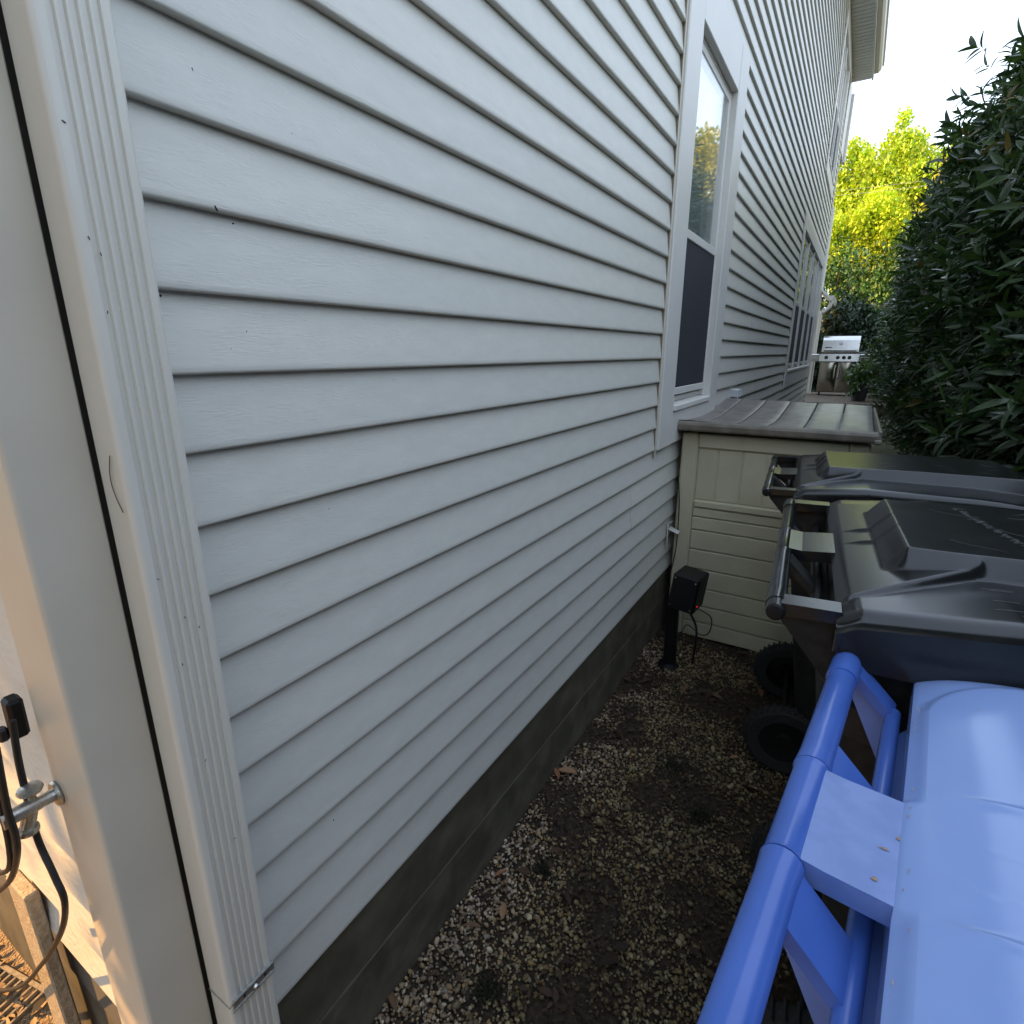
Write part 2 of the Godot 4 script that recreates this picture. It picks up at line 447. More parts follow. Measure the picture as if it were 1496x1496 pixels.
func build_house() -> void:
	var h := thing("house", "two-storey house clad in pale grey horizontal lap siding, filling the left", "house")
	holes = [[-2.475, -3.66, 1.08, 3.0], [-7.535, -11.315, 1.10, 2.98], [-9.25, -10.95, 3.86, 5.62]]
	# side wall
	var st := start()
	span(st, Vector3(-0.75, 0.30, CORNER_Z - 0.15), Vector3(-0.62, EAVE_Y, END_Z), 0.0)
	span(st, Vector3(-0.115, 0.30, -0.22), Vector3(-0.003, 1.05, END_Z + 0.02), 0.0)
	for q in [[-0.22, -2.42, 1.05, EAVE_Y], [-3.72, -7.45, 1.05, EAVE_Y], [-11.32, END_Z + 0.02, 1.05, EAVE_Y], [-2.42, -3.72, 3.02, EAVE_Y], [-7.45, -11.32, 3.0, 3.84]]:
		span(st, Vector3(-0.115, q[2] + 0.001, q[0] - 0.001), Vector3(-0.003, q[3], q[1] + 0.001), 0.0)
	span(st, Vector3(-0.115, 3.841, -7.451), Vector3(-0.003, EAVE_Y, -9.2), 0.0)
	span(st, Vector3(-0.115, 3.841, -11.0), Vector3(-0.003, EAVE_Y, -11.32), 0.0)
	var wall := obj("side_wall", st, M.sheath, h)
	rng.seed = 41
	var n := int(ceil((EAVE_Y - Y0) / COURSE))
	for k in n:
		var y := Y0 + k * COURSE
		var joints := []
		var z := -0.3 - rng.randf_range(0.9, 3.6)
		while z > END_Z:
			joints.append(z)
			z -= rng.randf_range(2.6, 3.66)
		if k in [5]: joints = [-2.215, -5.4, -8.2]
		elif k in [4]: joints = [-2.232, -5.1, -8.9]
		else: joints = joints.filter(func(e): return e < -4.0)
		for s in course_spans(y, y + COURSE, -0.298, END_Z + 0.005):
			var a: float = s[0]
			var lift := 0.0
			for j in joints:
				if j < a - 0.15 and j > s[1] + 0.15:
					board(wall, k, a, j, lift)
					a = j + 0.02
					lift = 0.0013 - lift
			board(wall, k, a, s[1], lift)
	# small dirt specks, dead midges and a dangling fleck caught on the laps
	for p in [[1.688, -0.479, .004, .012], [1.677, -0.509, .005, .003], [1.809, -0.612, .003, .007], [1.84, -0.477, .002, .007], [1.538, -0.505, .0016, .004], [1.577, -0.398, .004, .004], [1.514, -0.476, .0014, .004], [1.513, -0.485, .0017, .002], [0.634, -0.559, .003, .008], [1.25, -0.62, .002, .003], [1.46, -0.8, .0015, .002], [1.06, -0.9, .002, .002], [1.72, -0.9, .002, .003], [0.9, -0.52, .002, .003], [1.33, -1.0, .0015, .002]]:
		st = start()
		var kk: float = fposmod(p[0] - Y0, COURSE) / COURSE
		var xx: float = lerp(0.0188, 0.0045, kk) + 0.0003
		box(st, Vector3(xx, p[0], p[1]), Vector3(0.0012, p[3] * 0.62, p[2] * 0.62), 0.0008, Basis(Vector3.RIGHT, rng.randf_range(-0.6, 0.6)))
		obj("dirt_speck", st, M.speck, wall)
	# front wall, seen edge on at the left
	st = start()
	span(st, Vector3(-7.0, 0.3, -0.36), Vector3(-0.002, EAVE_Y, -0.235), 0.0)
	var fw := obj("front_wall", st, M.sheath, h)
	for k in range(0, 52):
		var y := 0.46 + k * COURSE
		if y > EAVE_Y: break
		st = start()
		var prof := [Vector2(0.001, y), Vector2(0.013, y), Vector2(0.016, y + 0.004), Vector2(0.015, y + 0.012), Vector2(0.002, y + COURSE + 0.01)]
		for i in prof.size() - 1:
			var p: Vector2 = prof[i]; var q: Vector2 = prof[i + 1]
			quad_uv(st, [Vector3(-7.0, p.y, -0.232 + p.x), Vector3(-0.099, p.y, -0.232 + p.x), Vector3(-0.099, q.y, -0.232 + q.x), Vector3(-7.0, q.y, -0.232 + q.x)], [Vector2(0, i * .2), Vector2(6, i * .2), Vector2(6, i * .2 + .2), Vector2(0, i * .2 + .2)])
		obj("siding_board", st, M.siding[k % 4], fw)
	# corner posts
	st = start()
	var o := PackedVector2Array([Vector2(0.0, -0.283), Vector2(0.0195, -0.283), Vector2(0.021, -0.2815)])
	for k in 7:
		var a := PI / 2 * k / 6.0
		o.append(Vector2(0.015 + 0.006 * cos(a), -0.211 + 0.006 * sin(a)))
	o.append_array([Vector2(-0.098, -0.205), Vector2(-0.0995, -0.2065), Vector2(-0.0995, -0.228), Vector2(0.0, -0.228)])
	prism(st, o, 0.36, EAVE_Y)
	obj("corner_post", st, M.post, h)
	st = start()
	span(st, Vector3(-0.113, 0.45, -0.234), Vector3(-0.1, EAVE_Y, -0.2125), 0.002)
	obj("siding_channel", st, M.post, h)
	st = start()
	span(st, Vector3(-0.06, 0.36, END_Z), Vector3(0.021, EAVE_Y, END_Z - 0.09), 0.005)
	obj("corner_post", st, M.post, h)
	# foundation
	st = start()
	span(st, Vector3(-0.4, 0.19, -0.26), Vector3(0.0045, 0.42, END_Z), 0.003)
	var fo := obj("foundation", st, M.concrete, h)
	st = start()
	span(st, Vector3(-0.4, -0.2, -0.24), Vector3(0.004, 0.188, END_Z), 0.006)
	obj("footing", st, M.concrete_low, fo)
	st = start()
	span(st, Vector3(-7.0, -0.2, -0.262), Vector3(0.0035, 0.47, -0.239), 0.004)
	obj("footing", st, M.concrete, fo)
	# windows
	var w1 := window(h, -2.69, -3.445, 1.265, 2.795, 0.205, 1, 0.19)
	tag(w1, "tall double-hung window with a black screen in its lower half")
	var st2 := start()
	for k in 2:
		span(st2, Vector3(-0.16, 1.3, -3.0 - 0.16 * k), Vector3(-0.155, 2.5, -3.01 - 0.16 * k), 0.0)
	obj("blind_cord", st2, M.blind, w1)
	var w2 := window(h, -7.68, -11.17, 1.30, 2.86, 0.145, 4, 0.215)
	tag(w2, "row of four narrow double-hung windows near the far corner")
	var w3 := window(h, -9.36, -10.85, 4.02, 5.52, 0.10, 2, 0.192)
	tag(w3, "upstairs window pair just below the eave")
	# eave
	st = start()
	span(st, Vector3(-0.5, EAVE_Y, 0.1), Vector3(0.31, EAVE_Y + 0.02, -11.95), 0.002)
	for k in 118:
		var z := 0.08 - k * 0.102
		span(st, Vector3(0.0, EAVE_Y - 0.005, z), Vector3(0.305, EAVE_Y - 0.001, z - 0.085), 0.0015)
	obj("soffit", st, M.soffit, h)
	st = start()
	span(st, Vector3(0.29, EAVE_Y - 0.03, 0.1), Vector3(0.312, EAVE_Y + 0.16, -11.95), 0.003)
	obj("fascia", st, M.trim, h)
	st = start()
	var gp := PackedVector2Array([Vector2(0.313, 0.0), Vector2(0.37, 0.0), Vector2(0.40, 0.035), Vector2(0.415, 0.08), Vector2(0.43, 0.085), Vector2(0.43, 0.12), Vector2(0.42, 0.12), Vector2(0.313, 0.12)])
	prism(st, gp, -11.85, 0.2, Basis(Vector3.RIGHT, Vector3(0, 0, 1), Vector3.UP), Vector3(0, EAVE_Y + 0.02, 0))
	obj("gutter", st, M.spout, h)
	st = start()
	span(st, Vector3(-0.03, EAVE_Y - 0.14, -0.3), Vector3(0.026, EAVE_Y - 0.006, END_Z), 0.003)
	obj("frieze_board", st, M.trim, h)
	# roof and the rest of the shell
	st = start()
	prism(st, PackedVector2Array([Vector2(0.43, 0.15), Vector2(0.43, 0.2), Vector2(-4.0, 2.4), Vector2(-8.4, 0.2), Vector2(-8.4, 0.15), Vector2(-4.0, 2.33)]), -11.95, 0.2, Basis(Vector3.RIGHT, Vector3(0, 0, 1), Vector3.UP), Vector3(0, EAVE_Y, 0))
	obj("roof", st, M.roof, h)
	st = start()
	span(st, Vector3(-8.0, 0.0, -0.3), Vector3(-7.9, EAVE_Y + 0.1, END_Z), 0.0)
	span(st, Vector3(-8.0, 0.0, END_Z + 0.14), Vector3(-0.12, EAVE_Y, END_Z + 0.02), 0.0)
	span(st, Vector3(-8.0, EAVE_Y + 0.03, -0.3), Vector3(-0.5, EAVE_Y + 0.1, END_Z), 0.0)
	prism(st, PackedVector2Array([Vector2(0.1, 0.1), Vector2(-4.0, 2.3), Vector2(-8.0, 0.1)]), -0.34, -0.25, Basis(Vector3.RIGHT, Vector3(0, 0, 1), Vector3.UP), Vector3(0, EAVE_Y, 0))
	obj("rear_wall", st, M.siding[1], h)
	# upper storey jutting out over the back
	st = start()
	span(st, Vector3(-3.0, 4.72, END_Z - 0.091), Vector3(0.012, EAVE_Y - 0.002, -12.55), 0.004)
	span(st, Vector3(0.012, 4.70, -12.40), Vector3(0.05, EAVE_Y - 0.004, -12.55), 0.006)
	obj("overhang_bay", st, M.trim, h)
	# low porch roof beyond the far corner
	st = start()
	prism(st, PackedVector2Array([Vector2(0.04, 2.60), Vector2(0.04, 2.66), Vector2(-2.4, 5.0), Vector2(-2.4, 4.92)]), -16.5, -14.2, Basis(Vector3.RIGHT, Vector3(0, 0, 1), Vector3.UP))
	var pr := obj("porch_roof", st, M.trim, h)
	st = start()
	prism(st, PackedVector2Array([Vector2(0.041, 2.56), Vector2(0.09, 2.56), Vector2(0.13, 2.66), Vector2(0.041, 2.66)]), -16.5, -14.15, Basis(Vector3.RIGHT, Vector3(0, 0, 1), Vector3.UP))
	obj("gutter", st, M.spout, pr)
	st = start()
	tube(st, curve([Vector3(0.07, 2.55, -14.3), Vector3(0.06, 2.44, -14.3), Vector3(-0.05, 2.33, -14.3), Vector3(-0.09, 2.2, -14.3), Vector3(-0.09, 0.6, -14.3)]), 0.035, 8)
	obj("gutter_pipe", st, M.spout, pr)
	st = start()
	span(st, Vector3(-2.2, 0.5, -14.35), Vector3(-0.12, 4.4, -14.5), 0.004)
	obj("porch_wall", st, M.trim, pr)

func build_downspout() -> void:
	var d := thing("downspout", "pale ribbed rain downspout standing against the near house corner", "downspout", Vector3(0.026, 0.0, -0.287))
	var st := start()
	# cross-section: back, ribbed street side (+x), smooth side (+z); ribs are shallow rounded flutes
	var o := PackedVector2Array()
	var dx := 0.052; var dz := 0.074
	o.append(Vector2(0, 0)); 
	var corner := func(cx, cz, a0):
		for k in 6:
			var a: float = a0 - PI / 2 * k / 5.0
			o.append(Vector2(cx + 0.007 * cos(a), cz + 0.007 * sin(a)))
	corner.call(dx - 0.007, -0.007, PI / 2)
	for k in 5:
		var zc := -0.0175 - k * 0.0102
		for e in [[0.0042, 0.0], [0.0026, -0.0034], [-0.0022, -0.0034], [-0.0034, 0.0]]:
			o.append(Vector2(dx + e[1], zc + e[0]))
	corner.call(dx - 0.007, -dz + 0.007, 0.0)
	o.append(Vector2(0, -dz))
	prism(st, o, 0.12, 5.75)
	obj("pipe", st, M.spout, d)
	st = start()
	for p in [[0.585, 0.0], [0.567, 0.0]]:
		pass
	var band := func(y0: float, y1: float, pad: float):
		span(st, Vector3(-0.002, y0, pad), Vector3(dx + pad, y1, pad + 0.0012), 0.0)
		span(st, Vector3(dx + pad, y0, pad + 0.0012), Vector3(dx + pad + 0.0014, y1, -dz - pad), 0.0)
		span(st, Vector3(-0.002, y0, -dz - pad), Vector3(dx + pad, y1, -dz - pad - 0.0012), 0.0)
	band.call(0.5495, 0.5505, 0.0006)
	span(st, Vector3(dx + 0.001, 0.537, -0.004), Vector3(dx + 0.003, 0.559, -dz - 0.001), 0.0006)
	span(st, Vector3(dx + 0.0032, 0.538, -0.001), Vector3(dx + 0.0046, 0.5415, -dz), 0.0005)
	span(st, Vector3(dx + 0.0032, 0.5545, -0.001), Vector3(dx + 0.0046, 0.558, -dz), 0.0005)
	var strap := obj("strap", st, M.galv, d)
	st = start()
	lathe(st, [Vector2(0, 0.006), Vector2(0.003, 0.0055), Vector2(0.0042, 0.002), Vector2(0.0042, 0)], Vector3(dx + 0.0045, 0.549, -0.040), Basis(Vector3(0, 1, 0), Vector3(1, 0, 0), Vector3(0, 0, -1)), 12)
	obj("screw", st, M.steel_dot, strap)
	for z in [-0.022, -0.058]:
		st = start()
		lathe(st, [Vector2(0, 0.001), Vector2(0.0022, 0.001), Vector2(0.0022, 0)], Vector3(dx + 0.0032, 0.549, z), Basis(Vector3(0, 1, 0), Vector3(1, 0, 0), Vector3(0, 0, -1)), 10)
		obj("strap_hole", st, M.dark, strap)
	for e in [[1.62, -0.012], [1.606, -0.02], [1.55, -0.016], [1.25, -0.015], [1.19, -0.037], [1.13, -0.024], [1.17, -0.052], [0.98, -0.03], [0.83, -0.05], [1.72, -0.01]]:
		st = start()
		box(st, Vector3(dx + 0.0005, e[0], e[1]), Vector3(0.001, 0.0009, 0.0035), 0.0003, Basis(Vector3.RIGHT, e[0] * 7.0))
		obj("dirt_speck", st, M.speck, d)
	st = start()
	var w := []
	for k in 12:
		var t := k / 11.0
		w.append(Vector3(dx - 0.016 - 0.012 * sin(PI * t) + 0.004 * t, 1.40 - 0.065 * t, 0.002))
	tube(st, w, 0.0006, 5)
	obj("stray_hair", st, M.web, d)

# ------------------------------------------------------------------ bins
func round_rect(x0: float, x1: float, hz: float, r: float, n := 5) -> Array:
	var out := []
	for c in [[x1 - r, hz - r, 0.0], [x0 + r, hz - r, PI / 2], [x0 + r, -hz + r, PI], [x1 - r, -hz + r, PI * 1.5]]:
		for k in n + 1:
			var a: float = c[2] + PI / 2 * k / n
			out.append(Vector2(c[0] + r * cos(a), c[1] + r * sin(a)))
	return out

func loft(st: SurfaceTool, rings: Array, cap := true) -> void:   # rings: [y, x0, x1, half width, corner radius]
	var pts := []
	for s in rings:
		var row := []
		for p in round_rect(s[1], s[2], s[3], s[4]): row.append(Vector3(p.x, s[0], p.y))
		pts.append(row)
	var n: int = pts[0].size()
	for i in pts.size() - 1:
		smooth(st, i + 3)
		for k in n:
			var k2 := (k + 1) % n
			quad(st, pts[i][k2], pts[i][k], pts[i + 1][k], pts[i + 1][k2])
	flat(st)
	if cap:
		for k in range(1, n - 1):
			tri(st, pts[-1][0], pts[-1][k + 1], pts[-1][k])
			tri(st, pts[0][0], pts[0][k], pts[0][k + 1])

const BAR_X := -0.43
const BAR_Y := 1.10

func rim_list(lo: float, hi: float, n: int, both := true) -> Array:
	var out := []
	if both: out.append_array([lo, lo + 0.0015, lo + 0.004, lo + 0.009, lo + 0.016, lo + 0.026])
	else: out.append_array([lo, lo + 0.002, lo + 0.005, lo + 0.009])
	var a: float = out[-1] + 0.006; var b := hi - 0.032
	for k in n: out.append(lerp(a, b, float(k) / (n - 1) if both else pow(float(k) / (n - 1), 1.7)))
	out.append_array([hi - 0.026, hi - 0.016, hi - 0.009, hi - 0.004, hi - 0.0015, hi])
	return out

func ls(a: float, b: float, x: float) -> float:   # straight slope
	return clampf((x - a) / (b - a), 0.0, 1.0)

func lid_height_black(u: float, v: float) -> float:
	var V := 0.355
	var av := absf(v)
	var y := 0.034 + 0.010 * ss(0.0, 0.03, u) + 0.11 * minf(u, 0.2) + 0.001 * (1.0 - (v / V) * (v / V)) - 0.03 * ss(0.45, 0.8, u)
	var ramp := 0.046 + 0.205 * minf(u, 0.185)            # slope that climbs from the hinge, wings beside the hump
	var wb: float = lerp(0.300, 0.176, clampf(u / 0.19, 0, 1))
	var wing := (1.0 - ls(wb - 0.001, wb + 0.007, av)) * (1.0 - ls(0.184, 0.192, u)) * ss(0.0, 0.02, u)
	y = lerp(y, maxf(y, ramp), wing)
	var step := ls(0.064, 0.094, u)
	var top := step * (1.0 - ls(0.168, 0.188, av)) * (1.0 - ls(0.60, 0.70, u))
	y = lerp(y, maxf(y, 0.096 + 0.006 * ss(0.1, 0.4, u)), top)
	if u < 0.1:
		for c in [-0.045, 0.035]:
			y += 0.0045 * exp(-pow((v - c) / 0.004, 2.0)) * ss(0.012, 0.05, u) * (1.0 - ss(0.088, 0.097, u))
	return y

func lid_height_blue(u: float, v: float) -> float:
	var V := 0.355
	var av := absf(v)
	var y := 0.018 + 0.040 * (1.0 - exp(-u / 0.07)) + 0.010 * (1.0 - (v / V) * (v / V)) - 0.03 * ss(0.45, 0.8, u)
	# raised side fields with a rounded outer corner; the hinge tab runs on between them
	var qx := maxf(0.0, 0.10 - (u - 0.006)); var qz := maxf(0.0, av - (0.332 - 0.10))
	var d := sqrt(qx * qx + qz * qz) - 0.10
	var field := (1.0 - ls(-0.008, 0.002, d)) * ls(0.066, 0.072, av) * (1.0 - ss(0.72, 0.75, u))
	y += 0.007 * field
	y += 0.006 * (1.0 - ls(0.066, 0.072, av))
	y += 0.0022 * exp(-pow((av - 0.075) / 0.003, 2.0)) * ss(0.02, 0.06, u)
	var rr := sqrt(pow(u - 0.062, 2.0) + pow(v - 0.012, 2.0))
	y += 0.0004 * exp(-pow((rr - 0.026) / 0.0014, 2.0))
	return y

func make_bin(called: String, label: String, cat: String, at: Vector3, turn: float, tall: float, blue: bool) -> Node3D:
	var t := thing(called, label, cat, at, turn, "")
	t.scale.y = tall
	var mb: Material = M.blue if blue else M.black
	var md: Material = M.blue_dark if blue else M.black_body
	var bw := 0.97 if blue else 0.80
	# tapering tub
	var st := start()
	loft(st, [[0.03, -0.17, 0.30, 0.235, 0.06], [0.05, -0.19, 0.31, 0.25, 0.07], [0.20, -0.235, 0.325, 0.268, 0.07], [0.80, -0.325, 0.39, 0.315, 0.07], [0.92, -0.345, 0.40, 0.325, 0.07], [0.925, -0.352, 0.42, 0.342, 0.075], [0.975, -0.354, 0.425, 0.345, 0.075], [0.98, -0.35, 0.41, 0.332, 0.07], [1.045, -0.36, 0.415, 0.336, 0.07], [1.05, -0.35, 0.405, 0.328, 0.065]])
	obj("tub", st, md, t)
	# rail that the lid shuts on, beside the handle
	st = start()
	tube(st, [Vector3(-0.368, 1.052, -0.315), Vector3(-0.368, 1.052, 0.315)], 0.0095, 12)
	obj("rim_rail", st, mb if blue else md, t)
	# handle bar
	for s in [-1.0, 1.0]:
		st = start()
		tube(st, [Vector3(BAR_X, BAR_Y, s * 0.345), Vector3(BAR_X, BAR_Y, s * 0.340), Vector3(BAR_X, BAR_Y, s * 0.09), Vector3(BAR_X, BAR_Y, s * 0.068)], [0.0155 * bw, 0.0172 * bw, 0.0172 * bw, 0.0185 * bw], 20)
		tube(st, [Vector3(BAR_X, BAR_Y, s * 0.320), Vector3(BAR_X, BAR_Y, s * 0.275)], 0.0190 * bw, 20)
		var bar := obj("handle_bar", st, mb, t)
		if not blue:
			st = start()
			lathe(st, [Vector2(0, 0.004), Vector2(0.010, 0.003), Vector2(0.013, 0.0)], Vector3(BAR_X, BAR_Y, s * 0.345), Basis(Vector3(1, 0, 0), Vector3(0, 0, s), Vector3(0, -1, 0) * s), 16)
			obj("end_cap", st, M.blackbox, bar)
	st = start()
	tube(st, [Vector3(BAR_X, BAR_Y, 0.0665), Vector3(BAR_X, BAR_Y, 0.062), Vector3(BAR_X, BAR_Y, -0.062), Vector3(BAR_X, BAR_Y, -0.0665)], [0.0186 * bw, 0.0170 * bw, 0.0170 * bw, 0.0186 * bw], 20)
	obj("hinge_tube", st, mb, t)
	# brackets: a flange on top and a triangular web down to the tub
	for z in [-0.318, -0.098, 0.098, 0.318]:
		st = start()
		var outer := absf(z) > 0.2
		var top := 1.066
		var web := PackedVector2Array([Vector2(BAR_X + 0.004, BAR_Y - 0.004), Vector2(-0.366, top - 0.02), Vector2(-0.352, 0.93 if blue else 1.02), Vector2(BAR_X + 0.006, BAR_Y - 0.026)])
		if outer and not blue:
			web = PackedVector2Array([Vector2(BAR_X + 0.004, BAR_Y - 0.002), Vector2(-0.348, 1.10), Vector2(-0.352, 1.0), Vector2(BAR_X + 0.010, BAR_Y - 0.022)])
		var wst := start()
		prism(wst, web, z - 0.004, z + 0.004, Basis(Vector3.RIGHT, Vector3(0, 0, 1), Vector3.UP))
		var hw := 0.019 if outer else 0.028
		var fl := PackedVector2Array([Vector2(BAR_X + 0.006, BAR_Y + 0.012), Vector2(-0.366, top - 0.010), Vector2(-0.362, top - 0.030), Vector2(BAR_X + 0.010, BAR_Y - 0.010)])
		if outer and not blue:
			fl = PackedVector2Array([Vector2(BAR_X + 0.004, BAR_Y + 0.012), Vector2(-0.346, 1.114), Vector2(-0.346, 1.096), Vector2(BAR_X + 0.006, BAR_Y - 0.008)])
		prism(st, fl, z - hw, z + hw, Basis(Vector3.RIGHT, Vector3(0, 0, 1), Vector3.UP))
		var br := obj("bracket", st, mb if blue or outer else md, t)
		obj("web", wst, md, br)
	# lid
	st = start()
	var U := 0.80; var V := 0.355; var LX := -0.352; var LY := 1.075
	var f := func(u: float, v: float):
		var h: float = lid_height_blue(u, v) if blue else lid_height_black(u, v)
		var e := minf(V - absf(v), minf(U - u, u * 2.4 + 0.008))
		var rr := 0.015 if blue else 0.02
		var k := clampf(1.0 - e / rr, 0, 1)
		h -= (1.0 - sqrt(maxf(0.0, 1.0 - k * k))) * rr * (1.0 if absf(v) > V - 0.03 or u > 0.1 else 0.5)
		var flare := 0.012 * k
		return Vector3(LX + u, LY + h, v)
	var us := rim_list(0.0, U, 120 if blue else 190, false)
	var vs := rim_list(-V, V, 170 if blue else 310)
	sheet(st, us, vs, f, true)
	# skirt
	var border := []
	for v in vs: border.append(f.call(0.0, v))
	for u in us.slice(1): border.append(f.call(u, V))
	var back := vs.duplicate(); back.reverse()
	for v in back.slice(1): border.append(f.call(U, v))
	var ru := us.duplicate(); ru.reverse()
	for u in ru.slice(1): border.append(f.call(u, -V))
	smooth(st, 5)
	for i in border.size() - 1:
		var p: Vector3 = border[i]; var q: Vector3 = border[i + 1]
		var drop := func(e: Vector3, d: float, k: float): return Vector3(e.x + (k if e.x > 0.3 else 0.0), minf(LY + 0.02 - d, e.y - 0.004), e.z + k * signf(e.z) * (1.0 if absf(e.z) > V - 0.01 else 0.0))
		var p1: Vector3 = drop.call(p, 0.05 if not blue else 0.035, 0.006); var q1: Vector3 = drop.call(q, 0.05 if not blue else 0.035, 0.006)
		if p.x < LX + 0.01 and q.x < LX + 0.01:
			p1 = Vector3(p.x, LY - 0.012, p.z); q1 = Vector3(q.x, LY - 0.012, q.z)
		quad(st, q, p, p1, q1)
	flat(st)
	span(st, Vector3(LX + 0.01, LY - 0.02, -V + 0.012), Vector3(LX + U - 0.012, LY - 0.015, V - 0.012), 0.0)
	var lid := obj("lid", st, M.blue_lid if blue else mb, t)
	# hinge tab from the bar to the lid
	st = start()
	var hy0 := BAR_Y + 0.012; var hy1 := LY + (0.034 if blue else 0.040)
	prism(st, PackedVector2Array([Vector2(BAR_X, hy0), Vector2(BAR_X + 0.03, hy0 - 0.003), Vector2(LX + 0.006, hy1 - 0.001), Vector2(LX + 0.006, hy1 - 0.022), Vector2(BAR_X, hy0 - 0.024)]), -0.064, 0.064, Basis(Vector3.RIGHT, Vector3(0, 0, 1), Vector3.UP))
	obj("hinge_tab", st, M.blue_tab if blue else mb, lid)
	# wheels and axle
	st = start()
	tube(st, [Vector3(-0.265, 0.135, -0.26), Vector3(-0.265, 0.135, 0.26)], 0.012, 10)
	obj("axle", st, M.blackbox, t)
	for s in [-1.0, 1.0]:
		var bz := Basis(Vector3(1, 0, 0), Vector3(0, 0, s), Vector3(0, -1, 0) * s)
		var c := Vector3(-0.265, 0.135, s * 0.255)
		st = start()
		lathe(st, [Vector2(0.085, -0.024), Vector2(0.122, -0.026), Vector2(0.132, -0.018), Vector2(0.135, 0.0), Vector2(0.132, 0.018), Vector2(0.122, 0.026), Vector2(0.085, 0.024), Vector2(0.085, -0.024)], c, bz, 40)
		for k in 36:
			var a := TAU * k / 36
			box(st, c + bz * Vector3(0.1345 * cos(a), 0, 0.1345 * sin(a)), Vector3(0.012, 0.044, 0.006), 0.001, bz * Basis(Vector3.UP, -a))
		var wheel := obj("wheel", st, M.tyre, t)
		st = start()
		lathe(st, [Vector2(0.084, -0.015), Vector2(0.084, 0.016), Vector2(0.035, 0.01), Vector2(0.03, 0.026), Vector2(0.0, 0.028)], c, bz, 24)
		obj("hub", st, M.blackbox, wheel)
	return t

func lid_point(b: Node3D, blue: bool, u: float, v: float, lift := 0.0008) -> Vector3:
	var h := lid_height_blue(u, v) if blue else lid_height_black(u, v)
	return Vector3(-0.352 + u, 1.075 + h + lift, v)

func ribbon(st: SurfaceTool, p: Array, w: float) -> void:   # thin worn line lying on a surface
	for i in p.size() - 1:
		var t: Vector3 = (p[i + 1] - p[i]).normalized()
		var s := t.cross(Vector3.UP).normalized() * w * 0.5
		quad(st, p[i] - s, p[i] + s, p[i + 1] + s, p[i + 1] - s)

